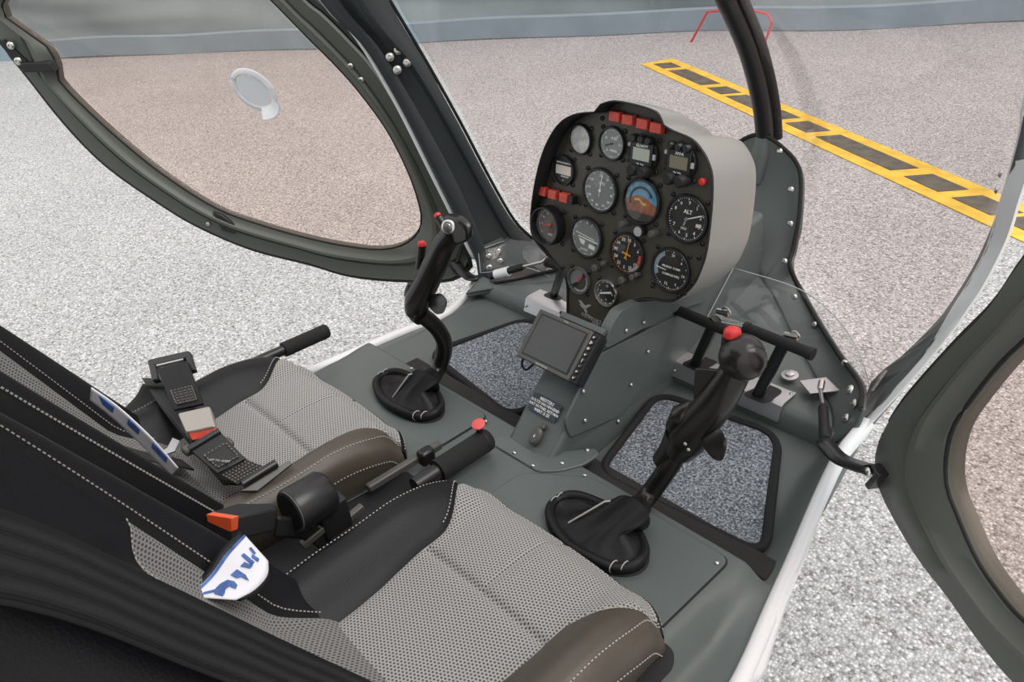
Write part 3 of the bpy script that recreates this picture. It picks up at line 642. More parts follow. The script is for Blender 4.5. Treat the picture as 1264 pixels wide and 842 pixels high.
# ------------------------------------------------------------------ door struts
def strut(name, mount, cyl0, cyl1, joint, doorpt, Dn, label, right):
    t = empty(name, mount, label, 'strut', 'gas struts holding the doors')
    if right:
        m = V(mount); plate('mount_plate', [m + Vector(q) for q in ((-.035, -.012, .004), (0.000, -.036, .004), (.036, .006, .004), (-.004, .030, .004))], 0.003, alum, t, 0.0006)
    tube('rod', [mount, cyl0], 0.0042, steel, t)
    tube('end_fitting', [V(mount) + Vector((0, 0.006, 0.008)), V(mount).lerp(V(cyl0), 0.2)], 0.0062, steel, t)
    cy = tube('cylinder', [cyl0, V(cyl0).lerp(V(cyl1), .05), cyl1], [0.0075, 0.0088, 0.0088], blackm, t, n=16)
    j = V(joint); d = V(doorpt); up = Vector((0, 0, 1)); a = (d - j); side = a.cross(up).normalized()
    mid1 = j.lerp(d, 0.30) - up * 0.012; mid2 = j.lerp(d, 0.62) - up * 0.010
    outl_t = []; outl_b = []
    for q, wd in ((j - a * 0.08, 0.008), (j, 0.013), (mid1, 0.013), (mid2, 0.013), (d, 0.014)):
        outl_t.append(q + side * wd); outl_b.append(q - side * wd)
    rows = [[x + Vector((0, 0, .004)) for x in outl_t], [x + Vector((0, 0, .004)) for x in outl_b]]
    solid(grid('arm', [spline(rows[0], 4), spline(rows[1], 4)], blackp, t), 0.007, -1)
    screw(j + Vector((0, 0, 0.004)), up, 0.0072, t)
    return t
dp2 = D2.at((0.0293,0.1027), 0.014)
st2 = strut('door_strut', (0.3812,1.205,0.048), (0.4235,1.136,0.06), (0.4789,1.034,0.075), (0.4896,1.013,0.078), dp2, D2.n, 'black gas strut with steel rod from nose floor plate to right door', True)
prism('door_bracket', [D2.at(p, 0.020) for p in ((0.0011,0.0967), (0.0278,0.1218), (0.0539,0.122), (0.0351,0.0776), (0.0225,0.0779), (0.0373,0.1079))], D2.n * -0.022, blackp, st2, 0.002)
screw(D2.at((0.0319,0.1096), 0.022), D2.n, 0.008, st2)
dp1 = D1.at((-0.0197,0.0383), 0.012)
st1 = strut('door_strut', (-0.33,1.211,0.096), (-0.385,1.181,0.0763), (-0.475,1.149,0.0344), (-0.515,1.13,0.0159), dp1, D1.n, 'black gas strut with white band beneath the left pillar', False)
tube('white_band', [V((-0.424,1.166,0.057)), V((-0.46,1.153,0.042))], 0.0125, whitep, st1, n=16)
ring('door_bracket', [D1.at(p, 0.018) for p in ((-0.0509,0.0876), (-0.0628,0.059), (-0.0661,0.0283), (-0.0456,-0.0014), (-0.0213,0.0145), (-0.0103,0.0318), (-0.0336,0.0468))], 0.006, blackp, st1)

# ------------------------------------------------------------------ clear map pockets beside the pillars
def pocket(name, top, bot, bolts, label):
    t = empty(name, bot[-1], label, 'panel'); n = 30
    a = lerp_path(spline([V(p) for p in top], 5), n); b = lerp_path(spline([V(p) for p in bot], 5), n)
    solid(grid('clear_sheet', [[p.lerp(q, k / 6) for k in range(7)] for p, q in zip(a, b)], clearg, t, sharp=180), 0.0025, 0)
    loop = a + list(reversed(b)); ring('cut_edge', loop, 0.0011, edgeg, t, n=6)
    for p, d in bolts: screw(p, d, 0.009, t, name='bolt')
    return t
pocket('map_pocket', [(0.12,1.305,0.175), (0.25,1.335,0.1575), (0.335,1.326,0.1287), (0.41,1.272,0.1107), (0.462,1.228,0.0701), (0.47,1.234,0.0225)], [(0.125,1.21,0.0976), (0.2,1.283,0.0653), (0.28,1.31,0.0258), (0.36,1.297,-0.0113), (0.43,1.232,-0.0237), (0.47,1.19,-0.0356)],
       [(V((0.462,1.187,0.0656)), (-.6, -.7, .3)), (V((0.458,1.209,0.0803)), (-.6, -.7, .3))], 'clear acrylic pocket sheet curving from nose tower to right pillar')
pocket('map_pocket', [(-0.545,1.173,0.078), (-0.535,1.243,0.078), (-0.52,1.314,0.0753), (-0.48,1.324,0.0566), (-0.4,1.294,0.0489)], [(-0.525,1.157,0.0254), (-0.48,1.193,0.0318), (-0.43,1.218,0.0461), (-0.37,1.217,0.0533), (-0.34,1.226,0.0434)],
       [(V((-0.528,1.192,0.0597)), (.75, -.6, .2)), (V((-0.526,1.224,0.062)), (.75, -.6, .2)), (V((-0.512,1.215,0.0417)), (.75, -.6, .2)), (V((-0.518,1.182,0.0338)), (.75, -.6, .2))], 'clear acrylic pocket sheet bolted to foot of left pillar')

# ------------------------------------------------------------------ instrument panel
TILT = math.radians(8)
pan = empty('instrument_panel', (0.06, 1.018, 0.366), 'black instrument panel of round dials under a light grey hood', 'instrument panel', rot=(PI / 2 - TILT, 0, 0))
lip = [(-0.0476,0.1824,0.035), (-0.0345,0.1974,0.035), (-0.0071,0.2062,0.035), (0.0405,0.206,0.035), (0.0753,0.2018,0.035), (0.0858,0.1956,0.033), (0.0904,0.1805,0.026), (0.1003,0.1716,0.012), (0.1331,0.1634,0.006), (0.1544,0.1491,0.005), (0.169,0.1327,0.005), (0.1802,0.1092,0.005), (0.1867,0.0583,0.005), (0.188,-0.0092,0.005), (0.1822,-0.0432,0.005), (0.1716,-0.074,0.004), (0.1488,-0.105,0.003), (0.1254,-0.1216,0.003), (0.0767,-0.1311,0.003), (0.0385,-0.1546,0.003), (0.0147,-0.1853,0.003), (-0.0062,-0.2347,0.003),
       (-0.1108,-0.2296,0.003), (-0.1159,-0.1618,0.003), (-0.1305,-0.1423,0.003), (-0.169,-0.1174,0.004), (-0.2072,-0.0916,0.006), (-0.2164,-0.0595,0.01), (-0.1928,0.0154,0.028), (-0.17,0.0822,0.035), (-0.1478,0.1272,0.035), (-0.1216,0.1568,0.035), (-0.088,0.1741,0.035)]
def dense(loop, n=3):
    L = [Vector(p) for p in loop]; out = []
    sharp = {0, 1, 6, 21, 22}
    for i in range(len(L)):
        a, b, c, d = L[i - 1], L[i], L[(i + 1) % len(L)], L[(i + 2) % len(L)]
        if i in sharp: a = b
        if (i + 1) % len(L) in sharp: d = c
        for k in range(n):
            t = k / n; out.append(0.5 * ((2 * b) + (c - a) * t + (2 * a - 5 * b + 4 * c - d) * t * t + (3 * b - a - 3 * c + d) * t ** 3))
    return out
LP = dense(lip); cL = Vector((0.02, 0.02, 0))
def inset(p, s, w):
    q = cL + (Vector((p.x, p.y, 0)) - cL) * s
    return Vector((q.x, q.y - 0.42 * max(0, -w - 0.006) * smooth_step(0.04, 0.15, p.y) * (1 - 0.85 * smooth_step(0.06, 0.15, p.x)), w))
nL = len(LP)
prism('panel_plate', [inset(p, 0.975, 0.0) for p in LP], (0, 0, -0.004), panelp, pan, local=True, smooth=False)
def strip_rows(name, rows, mat, **kw):
    V_ = [p for r in rows for p in r]; m = len(rows); F = [(i * nL + k, i * nL + (k + 1) % nL, (i + 1) * nL + (k + 1) % nL, (i + 1) * nL + k) for i in range(m - 1) for k in range(nL)]
    if kw.pop('capit', False): F.append(tuple((m - 1) * nL + k for k in range(nL)))
    return mk(name, V_, F, mat, pan, local=True, **kw)
strip_rows('visor_lining', [[inset(p, 1.001, p.z - 0.004) for p in LP], [inset(p, 1.0, p.z + 0.0004) for p in LP], [inset(p, 0.992, p.z + 0.0008) for p in LP], [inset(p, 0.985, p.z - 0.002) for p in LP], [inset(p, 0.975, -0.003) for p in LP]], blackm, sharp=180)
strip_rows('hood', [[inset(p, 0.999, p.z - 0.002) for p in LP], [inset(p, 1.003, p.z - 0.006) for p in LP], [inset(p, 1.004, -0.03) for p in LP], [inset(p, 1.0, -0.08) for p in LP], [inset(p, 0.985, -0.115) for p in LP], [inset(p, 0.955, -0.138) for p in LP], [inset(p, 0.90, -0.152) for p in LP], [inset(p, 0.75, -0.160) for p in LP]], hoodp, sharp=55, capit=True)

def flat(name, polys, mat, parent, z, t=0.0003, **kw):
    V_ = []; F = []
    for P in polys:
        b = len(V_); n = len(P)
        V_ += [(x, y, z) for x, y in P] + [(x, y, z - t) for x, y in P]
        F.append(tuple(range(b, b + n))); F.append(tuple(range(b + 2 * n - 1, b + n - 1, -1)))
        F += [(b + i, b + i + n, b + (i + 1) % n + n, b + (i + 1) % n) for i in range(n)]
    return mk(name, V_, F, mat, parent, local=True, smooth=False, **kw)
def circ(r, n=28, a0=0, a1=2 * PI, c=(0, 0)): return [(c[0] + r * math.cos(a0 + (a1 - a0) * k / n), c[1] + r * math.sin(a0 + (a1 - a0) * k / n)) for k in range(n if abs(a1 - a0 - 2 * PI) < 1e-6 else n + 1)]
def bar(a, r1, r2, wd):
    ca, sa = math.cos(a), math.sin(a); return [(r1 * ca - wd * sa, r1 * sa + wd * ca), (r1 * ca + wd * sa, r1 * sa - wd * ca), (r2 * ca + wd * sa, r2 * sa - wd * ca), (r2 * ca - wd * sa, r2 * sa + wd * ca)]
def clock(deg): return math.radians(90 - deg)
def gauge(px, r, face, label, depth=0.007, bezel=None, screws=True, glass=True):
    o = lathe('gauge', [(r, 0), (r, depth * .7), (r * .96, depth), (r * .90, depth), (r * .87, depth * .5), (r * .87, 0.0012)], bezel or blackp, pan, n=40, label=label)
    o.location = (px[0], px[1], 0.0006)
    flat('dial_face', [circ(r * .865, 40)], face, o, 0.0024, 0.001)
    if glass: lathe('cover_glass', [(r * .875, depth * .62), (r * .875, depth * .62 + 0.0008)], dialglass, o, n=32)
    if screws:
        for a in (45, 135, 225, 315):
            ca = math.radians(a); screw((px[0] + r * 1.16 * math.cos(ca), px[1] + r * 1.16 * math.sin(ca), 0.0006), (0, 0, 1), 0.0042, pan, 'black', local=True)
    return o
def ticks(o, r, n, long_every, mat, a0=0, a1=360, r1=.80, l=.05, wd=0.0005):
    P = []
    for k in range(n + (0 if a1 - a0 == 360 else 1)):
        a = clock(a0 + (a1 - a0) * k / n); big = long_every and k % long_every == 0
        P.append(bar(a, r * (r1 - (l if big else 0)), r * (r1 + .04), wd * (1.7 if big else 1)))
    flat('tick_marks', P, mat, o, 0.0028)
def nums(o, r, items, size, mat, rad=.62):
    for s, deg in items:
        a = clock(deg); text_mesh('numeral', s, size, mat, o, (r * rad * math.cos(a), r * rad * math.sin(a)), 0, 0.0026)
def needle(o, r, deg, mat, tail=.2, tip=.75, wd=.0016, name='needle'):
    a = clock(deg); ca, sa = math.cos(a), math.sin(a)
    flat(name, [[(-r * tail * ca - wd * .6 * sa, -r * tail * sa + wd * .6 * ca), (-r * tail * ca + wd * .6 * sa, -r * tail * sa - wd * .6 * ca), (r * tip * ca * .8 + wd * sa, r * tip * sa * .8 - wd * ca), (r * tip * ca, r * tip * sa), (r * tip * ca * .8 - wd * sa, r * tip * sa * .8 + wd * ca)]], mat, o, 0.0036, 0.0004)
    lathe('hub', [(r * .07, 0.0026), (r * .07, 0.0040), (r * .03, 0.0044)], mat, o, n=12)

G = gauge((-0.1022,0.1232,0), 0.0275, paleface, 'small round dial with a blank pale face at top left')
ticks(G, .0275, 24, 4, greym, r1=.78)
G = gauge((-0.0286,0.1282,0), 0.0300, greyface, 'small round grey dial right of the pale one')
ticks(G, .030, 40, 5, whitem, r1=.76); nums(G, .03, [('2', 40), ('4', 90), ('6', 140), ('8', 220), ('10', 300)], .006, whitem, .55); needle(G, .03, 250, darkface, .1, .55)
text_mesh('dial_word', 'FUEL', .006, whitem, G, (0.004, 0.009), 0, 0.0026); text_mesh('dial_word', 'PRESS', .005, whitem, G, (0.003, -0.012), 0, 0.0026)
# radio and transponder with square displays
def box_gauge(px, r, lcd, label, word):
    o = lathe('radio', [(r, 0), (r, 0.006), (r * .95, 0.008)], blackp, pan, n=36, label=label); o.location = (px[0], px[1], 0.0006)
    box('display_bezel', (0, 0.002, 0.010), (r * 1.55, r * 1.25, 0.006), blackp, o, 0.001, local=True)
    box('display', (0.001, 0.001, 0.0132), (r * 1.15, r * .68, 0.001), lcd, o, 0, local=True)
    for dx in (-.55, 0.0, .5): lathe('rotary_knob', [(r * .22, 0.006), (r * .22, 0.018), (r * .17, 0.020)], blackp, o, (dx * r, r * .86, 0), n=16)
    for dx in (-.3, .45): lathe('selector_knob', [(r * .36, 0.006), (r * .34, 0.024), (r * .25, 0.027)], blackm, o, (dx * r, -r * .86, 0), n=18)
    for dy in (.45, .15, -.15, -.45): box('side_button', (-r * .88, dy * r, 0.011), (r * .16, r * .2, 0.004), greym if dy > .3 else blackm, o, 0.0005, local=True)
    box('side_button', (r * .88, 0, 0.011), (r * .16, r * .3, 0.004), greym, o, 0.0005, local=True)
    text_mesh('maker_word', word, .0065, whitem, o, (0.001, r * .50), 0, 0.0131)
    text_mesh('mode_word', 'ON  VOL', .0042, whitem, o, (0.0, -r * .52), 0, 0.0131)
    for a in (45, 135, 225, 315): screw((px[0] + r * 1.22 * math.cos(math.radians(a)), px[1] + r * 1.22 * math.sin(math.radians(a)), 0.0006), (0, 0, 1), 0.0042, pan, 'black', local=True)
    return o
box_gauge((0.0431,0.1226,0), 0.0300, lcdm, 'small radio with pale green display and black knobs', 'GLNAVY')
box_gauge((0.119,0.1228,0), 0.0300, lcdb, 'small transponder with dark brown display and black knobs', 'XPDR')
G = gauge((-0.1396,0.0604,0), 0.0285, darkface, 'round instrument with a blank pink white display', glass=False)
flat('display', [[(-.019, -.008), (.019, -.008), (.019, .009), (-.019, .009)]], lcdp, G, 0.0032)
text_mesh('maker_word', 'MICROMONITOR', .0048, whitem, G, (0, 0.0135), 0, 0.0026); text_mesh('maker_word', 'MODE SET', .0042, whitem, G, (0.004, -0.0115), 0, 0.0026); text_mesh('mark', 'o', .006, whitem, G, (0, -0.018), 0, 0.0026)
G = gauge((-0.048,0.0412,0), 0.0415, greyface, 'large grey airspeed dial with a thin white needle')
ticks(G, .0415, 60, 5, whitem, r1=.81); nums(G, .0415, [('12', 0), ('20', 35), ('30', 68), ('40', 100), ('50', 130), ('60', 158), ('80', 190), ('90', 218), ('100', 245), ('110', 275), ('120', 308)], .0065, whitem, .66)
text_mesh('dial_word', 'KTS', .0075, whitem, G, (0.004, 0.013), 0, 0.0026); needle(G, .0415, 7, whitem, .28, .80, .0010)
# attitude indicator
c = (0.0459,0.0424,0); G = gauge(c, 0.0415, panelp, 'artificial horizon dial with blue sky and brown earth')
r = .0415
flat('sky_half', [[(r * .80 * math.cos(a), r * .80 * math.sin(a)) for a in [math.radians(-4 + 188 * k / 24) for k in range(25)]]], bluem, G, 0.0028)
flat('earth_half', [[(-r * .80, 0.0), (-r * .3, .008), (r * .1, .010), (r * .80, -.004), (r * .76, -.022), (r * .3, -.024), (-r * .70, -.020)]], earthm, G, 0.0031)
flat('roll_arc', [circ(r * .62, 24, math.radians(25), math.radians(200)) + list(reversed(circ(r * .52, 24, math.radians(25), math.radians(200))))], darkface, G, 0.0034)
flat('fixed_aircraft', [[(-.014, .003), (-.004, .005), (.004, -.002), (.012, -.002), (.012, -.006), (.004, -.006), (-.004, .001), (-.014, -.001)]], yellowm, G, 0.0037)
flat('lower_mask', [[(-.034, -.020), (.034, -.020), (.020, -.034), (-.020, -.034)]], panelp, G, 0.0040)
for q, rr in (((0.017,-0.0035,0), .0062), ((0.0833,-0.0048,0), .0068)): lathe('adjust_knob', [(rr, 0), (rr, .016), (rr * .8, .018)], frameg, pan, (q[0], q[1], 0.001), n=18)
q = (0.0538,-0.0078,0); lathe('caging_knob', [(.010, 0), (.010, .012), (.007, .014)], blackp, pan, (q[0], q[1], 0.001), n=18); lathe('caging_knob_face', [(.0085, .0142), (.0085, .0150)], greym, pan, (q[0], q[1], 0.001), n=18)
G = gauge((0.1416,0.0334,0), 0.0415, darkface, 'large black altimeter at the right edge with a white needle')
ticks(G, .0415, 50, 5, whitem, r1=.82); nums(G, .0415, [('0', 330), ('9', 5), ('1', 40), ('2', 75), ('3', 108), ('4', 140), ('5', 172), ('6', 205), ('7', 240), ('8', 300)], .0085, whitem, .66)
text_mesh('dial_word', 'ALT', .0095, whitem, G, (0.001, 0.012), 0, 0.0026); text_mesh('dial_word', '1013', .006, whitem, G, (-.004, -.017), 0, 0.0026); needle(G, .0415, 68, whitem, .1, .84, .0011); needle(G, .0415, 200, greym, .0, .34, .0014)
flat('pressure_window', [[(.019, -.010), (.030, -.008), (.029, -.003), (.019, -.004)]], lcdp, G, 0.0029)
G = gauge((-0.1661,-0.0509,0), 0.0385, brownface, 'brown faced tachometer in a deep black bezel at left edge', depth=0.022)
ticks(G, .0385, 40, 5, whitem, 230, 490, r1=.76); nums(G, .0385, [('5', 265), ('10', 300), ('15', 335), ('20', 10), ('25', 50), ('30', 90)], .006, whitem, .58)
needle(G, .0385, 255, redm, .1, .62); text_mesh('dial_word', 'RPM', .006, redm, G, (0.002, -0.012), 0, 0.0026); text_mesh('dial_word', 'x100', .006, whitem, G, (0.0, -0.020), 0, 0.0026)
G = gauge((-0.0728,-0.0534,0), 0.0400, greyface, 'grey dial with white horizontal bars below the airspeed dial')
ticks(G, .04, 30, 5, whitem, 150, 330, r1=.80)
flat('white_bars', [[(-.026, .006), (.020, -.001), (.020, .0005), (-.026, .0075)], [(-.020, -.001), (.026, -.006), (.026, -.0035), (-.020, .001)], [(.008, -.010), (.024, -.012), (.022, -.020), (.007, -.018)], [(-.018, -.004), (-.002, -.006), (-.004, -.015), (-.012, -.013)]], whitem, G, 0.0030)
nums(G, .04, [('5', 25), ('6', 100), ('0', 0)], .006, whitem, .7); text_mesh('dial_word', 'UP DN', .006, whitem, G, (-.004, -0.024), 0, 0.0026)
# compass
G = gauge((0.0252,-0.0587,0), 0.0395, darkface, 'black compass dial with an orange aeroplane needle')
ticks(G, .0395, 72, 6, orangem, r1=.82); nums(G, .0395, [('N', 8), ('3', 38), ('6', 68), ('12', 128), ('15', 158), ('S', 188), ('21', 218), ('24', 248), ('W', 278), ('30', 308), ('33', 338)], .0085, whitem, .66)
flat('red_arc', [circ(.0395 * .84, 8, clock(118), clock(82)) + list(reversed(circ(.0395 * .68, 8, clock(118), clock(82))))], redm, G, 0.0031)
flat('white_arc', [circ(.0395 * .84, 10, clock(165), clock(119)) + list(reversed(circ(.0395 * .70, 10, clock(165), clock(119))))], greym, G, 0.0031)
needle(G, .0395, 10, orangem, .25, .74, .0009); flat('aeroplane_symbol', [bar(clock(10), -.010, .004, .0015), bar(clock(100), -.010, .010, .0014), bar(clock(100), .0, .0, .0), [(-.005, -.0095), (.002, -.011), (.0025, -.0085), (-.0045, -.007)]][:2] + [[(-.005, -.0095), (.002, -.011), (.0025, -.0085), (-.0045, -.007)]], orangem, G, 0.0040)
for q, rr in (((-0.0418,-0.1041,0), .0075), ((-0.0233,-0.0893,0), .005), ((0.0233,-0.109,0), .0075), ((0.0462,-0.096,0), .006), ((0.0546,-0.0889,0), .0045)): lathe('setting_knob', [(rr, 0), (rr, .010), (rr * .7, .012)], frameg, pan, (q[0], q[1], 0.001), n=16)
G = gauge((0.1219,-0.0618,0), 0.0405, darkface, 'large black dial with a pale blue arc at its left')
ticks(G, .0405, 40, 5, whitem, -30, 250, r1=.82); nums(G, .0405, [('20', 5), ('6', 50), ('10', 100), ('0', 150), ('12', 195)], .0072, whitem, .66)
flat('blue_arc', [circ(.0405 * .85, 12, clock(330), clock(245)) + list(reversed(circ(.0405 * .66, 12, clock(330), clock(245))))], material('pale_blue_print', (.30, .38, .42), .5), G, 0.0031)
text_mesh('dial_word', "4'RADIO COMP.", .0056, whitem, G, (.001, .0045), 0, 0.0026); text_mesh('dial_word', 'COMPASS PIPE', .0056, whitem, G, (.001, -.009), 0, 0.0026)
flat('needle', [[(-.030, -.0005), (-.009, -.0025), (-.009, -.001), (-.030, .0012)]], whitem, G, 0.0036)
G = gauge((-0.0837,-0.1426,0), 0.0275, darkface, 'small dial with a red pointer at bottom left', bezel=material('grey_bezel', (.10, .10, .095), .35))
flat('grey_sector', [circ(.0232, 12, math.radians(60), math.radians(215)) + [(0, 0)]], greyface, G, 0.0028); flat('grey_ring', [circ(.0225, 16, math.radians(-120), math.radians(30)) + list(reversed(circ(.0185, 16, math.radians(-120), math.radians(30))))], greym, G, 0.0028); needle(G, .0275, 30, redm, .15, .65, .0024)
ticks(G, .0275, 24, 4, whitem, r1=.76)
G = gauge((-0.0137,-0.146,0), 0.0270, darkface, 'small clock dial with a broad white hand at bottom', bezel=steel)
ticks(G, .027, 36, 3, whitem, r1=.78, wd=.0007); needle(G, .027, 72, whitem, .62, .5, .0022); nums(G, .027, [('12', 0), ('3', 90), ('6', 180), ('9', 270)], .005, whitem, .5)
# warning lamps
def lamp_row(pts, size, endcap):
    for i, q in enumerate(pts):
        box('warning_lamp', (q[0], q[1], 0.007), (size[0], size[1], 0.014), lampred, pan, 0.0012, local=True)
        box('lamp_ridge', (q[0], q[1], 0.0004), (size[0] + .002, size[1] + .002, 0.003), blackp, pan, 0, local=True)
    if endcap: box('lamp_row_end', (endcap[0], endcap[1], 0.008), (0.010, size[1] * .95, 0.016), blackp, pan, 0.001, local=True)
lamp_row([(-0.021,0.176,0), (0.0074,0.1747,0), (0.0386,0.1726,0), (0.0672,0.1704,0)], (0.0225, 0.0165), None)
lamp_row([(-0.1855,0.0124,0), (-0.1573,0.012,0), (-0.1276,0.0121,0)], (0.0205, 0.0170), (-0.1069,0.012,0))
q = (0.1631,0.0999,0); lathe('red_key_switch', [(.0062, 0), (.0062, .006), (.004, .008)], redp, pan, (q[0], q[1], 0.001), n=18)
for px in ((-0.0565,0.1669,0), (-0.0462,0.0622,0), (0.1571,0.015,0), (0.1729,-0.0257,0), (0.1671,-0.0734,0), (0.143,-0.1031,0), (0.0871,-0.1022,0), (-0.1274,-0.2254,0), (-0.0178,-0.2056,0), (-0.0497,-0.0632,0), (-0.1299,-0.1293,0), (-0.0963,0.0066,0), (-0.2041,-0.0108,0), (-0.0653,-0.0249,0), (0.1133,0.1518,0)):
    screw((px[0], px[1], 0.0006), (0, 0, 1), 0.004, pan, 'black', local=True)
q = (-0.0664,-0.1964,0); flat('wing_emblem', [[(q[0] + x, q[1] + y) for x, y in P_] for P_ in ([(-.018, .012), (-.012, .014), (.0, .007), (.012, .013), (.016, .012), (.004, .002), (-.004, .002)], [(-.016, .006), (-.006, .004), (-.002, -.002), (-.010, .002)], [(-.003, .001), (.004, .001), (.008, -.006), (.001, -.006)])], greym, pan, 0.0008)
for s, q, sz in (('for', (-0.0592,-0.206,0), .009), ('OSUPPORT', (-0.0482,-0.2109,0), .0105), ('3001', (-0.035,-0.2184,0), .011)): text_mesh('panel_lettering', s, sz, greym, pan, (q[0], q[1]), -0.05, 0.0008)

# ------------------------------------------------------------------ monitor on the console
mon = empty('monitor', (0.05, 0.8585, 0.170), 'flat display with dark screen and side buttons mounted on the console', 'monitor', rot=(math.radians(45), 0, 0))
box('monitor_body', (0, 0, -0.010), (0.150, 0.098, 0.026), blackp, mon, 0.004, local=True)
box('front_bezel', (-0.008, 0, 0.004), (0.133, 0.098, 0.006), frameg, mon, 0.0022, local=True)
box('screen_surround', (-0.007, 0.001, 0.0072), (0.116, 0.083, 0.0014), blackp, mon, 0.0005, local=True)
box('screen', (-0.007, 0.001, 0.0080), (0.109, 0.077, 0.0012), screenm, mon, 0.0, local=True)
box('button_panel', (0.066, 0, 0.003), (0.018, 0.096, 0.006), blackm, mon, 0.001, local=True)
for k in range(8): 
    b = lathe('button', [(.0042, 0.005), (.0042, 0.008), (.003, 0.009)], blackp, mon, (0.066, 0.040 - k * 0.0113, 0), n=12)
    text_mesh('button_mark', 'oDOo|-+o'[k], 0.0078, whitem, b, (0.066, 0.040 - k * 0.0113), 0, 0.0093)
text_mesh('maker_word', 'MAPFINDER', 0.0055, greym, mon, (-0.010, -0.0455), 0, 0.0073); text_mesh('maker_word', 'display', 0.004, greym, mon, (-0.005, 0.0455), 0, 0.0073)
tube('cable', [(-0.065, -0.046, -0.004), (-0.066, -0.060, -0.012), (-0.055, -0.064, -0.016), (-0.045, -0.050, -0.014)], 0.0022, rubber, mon, local=True, smooth_path=6, n=8)
box('bracket', (0.02, 0.056, -0.006), (0.105, 0.012, 0.010), paint, mon, 0.002, local=True)
# placard and socket cover on the console's sloping face (45 degrees)
def onface(px): 
    return px
fr45 = Matrix.Rotation(math.radians(47), 3, 'X')
pc = Vector((0.0525, 0.8135, 0.060)); 
plc = empty('placard', pc, 'slate placard with four lines of white lettering on console front', 'placard', rot=(math.radians(47), 0, 0))
box('placard_plate', (0, 0, 0.0035), (0.070, 0.034, 0.0015), placm, plc, 0.0003, local=True)
for i, (s, sz) in enumerate((('MEISTERS', .0085), ('RULTZUAN HINGEND', .0072), ('NAT HUTNEL RETURN', .0072), ('WERT SI ZE', .0075))): text_mesh('placard_lettering', s, sz, whitem, plc, (0.0, 0.0112 - i * 0.0076), 0, 0.0043)
kc = empty('socket_cover', (0.067, 0.776, 0.0215), 'small oval dark cover with a lock at console foot', 'cover', rot=(math.radians(47), 0, 0))
lathe('cover_body', [(.0135, 0.0), (.0135, 0.008), (.010, 0.012)], frameg, kc, n=24).scale = (0.85, 1.35, 1)
lathe('cover_lug', [(.006, 0), (.006, .008), (.004, .010)], frameg, kc, (0.004, 0.021, 0), n=14)
text_mesh('cover_mark', '0', 0.008, whitem, kc, (0, -0.001), 0, 0.0122)

# ------------------------------------------------------------------ floor mats
def mat_thing(pts, label):
    L = rounded([(p[0], p[1], tub(0.3, p[1]) + 0.0065) for p in pts], 0.045, 7)
    t = empty('floor_mat', sum(L, Vector()) / len(L), label, 'mat', 'speckled floor mats')
    c_ = sum(L, Vector()) / len(L); rings = []
    for k in range(12):
        f_ = 1 - k / 12
        rg = [c_.lerp(p, f_) for p in L]
        rings.append([Vector((q.x, q.y, tub(q.x * .8, q.y) + 0.0115)) for q in rg])
    nn = len(L); V_ = [Vector((p.x, p.y, tub(.3, p.y) + .001)) for p in L] + [p for r in rings for p in r]
    F = [(i * nn + k, i * nn + (k + 1) % nn, (i + 1) * nn + (k + 1) % nn, (i + 1) * nn + k) for i in range(12) for k in range(nn)] + [tuple(12 * nn + k for k in range(nn))]
    mk('carpet', V_, F, carpet, t, sharp=50)
    ring('bound_edge', [p + Vector((0, 0, 0.003)) for p in L], 0.0085, stripm if False else foam, t)
mat_thing([(0.1685,0.8214,-0.036), (0.1217,1.058,-0.01), (0.3701,1.091,-0.01), (0.4957,0.8449,-0.036)], 'blue grey speckled mat with black edging in the right footwell')
mat_thing([(-0.3982,0.8784,-0.036), (-0.2959,1.102,-0.01), (-0.01, 1.08, 0), (-0.0736,0.8322,-0.036)], 'grey speckled mat with black edging in the left footwell')

# ------------------------------------------------------------------ pedals
def pedal(base, top, b0, b1, label, clamp=True):
    t = empty('rudder_pedal', base, label, 'pedal', 'rudder pedals')
    tube('arm', [base, top], 0.0115, blackp, t, squash=0.75)
    tube('foot_bar', [b0, b1], 0.0105, foam, t, n=14)
    d = (V(b1) - V(b0)).normalized()
    tube('end_cap', [V(b1) - d * 0.006, V(b1) + d * 0.003], 0.0118, rubber, t, n=14); tube('end_cap', [V(b0) + d * 0.006, V(b0) - d * 0.003], 0.0118, rubber, t, n=14)
    q = V(top) + Vector((0.002, 0.018, 0.006)); tube('clamp', [q + Vector((-.012, 0, 0)), q + Vector((.014, 0, 0.004))], 0.006, steel, t, n=10)
    ring('clip', [q + Vector((0.006 + 0.009 * math.cos(a), 0.0, 0.004 + 0.009 * math.sin(a))) for a in [2 * PI * k / 14 for k in range(14)]], 0.0018, steel, t, n=6)
    return t
pedal((0.1538,1.133,0.034), (0.2022,1.125,0.1632), (0.1134,1.12,0.1553), (0.2485,1.12,0.1494), 'black rudder pedal of the right seat nearer the console')
pedal((0.303,1.12,0.034), (0.3425,1.125,0.1644), (0.2688,1.12,0.1707), (0.397,1.12,0.1668), 'black rudder pedal of the right seat nearer the right door')
pedal((-0.2753,1.17,0.034), (-0.1822,1.125,0.1815), (-0.235, 1.12, 0.155), (-0.15, 1.12, 0.155), 'black rudder pedal of the left seat nearer the left door')
pedal((-0.12, 1.135, 0.034), (-0.10, 1.125, 0.118), (-0.145, 1.12, 0.122), (-0.055, 1.12, 0.122), 'black rudder pedal of the left seat half hidden behind the panel')
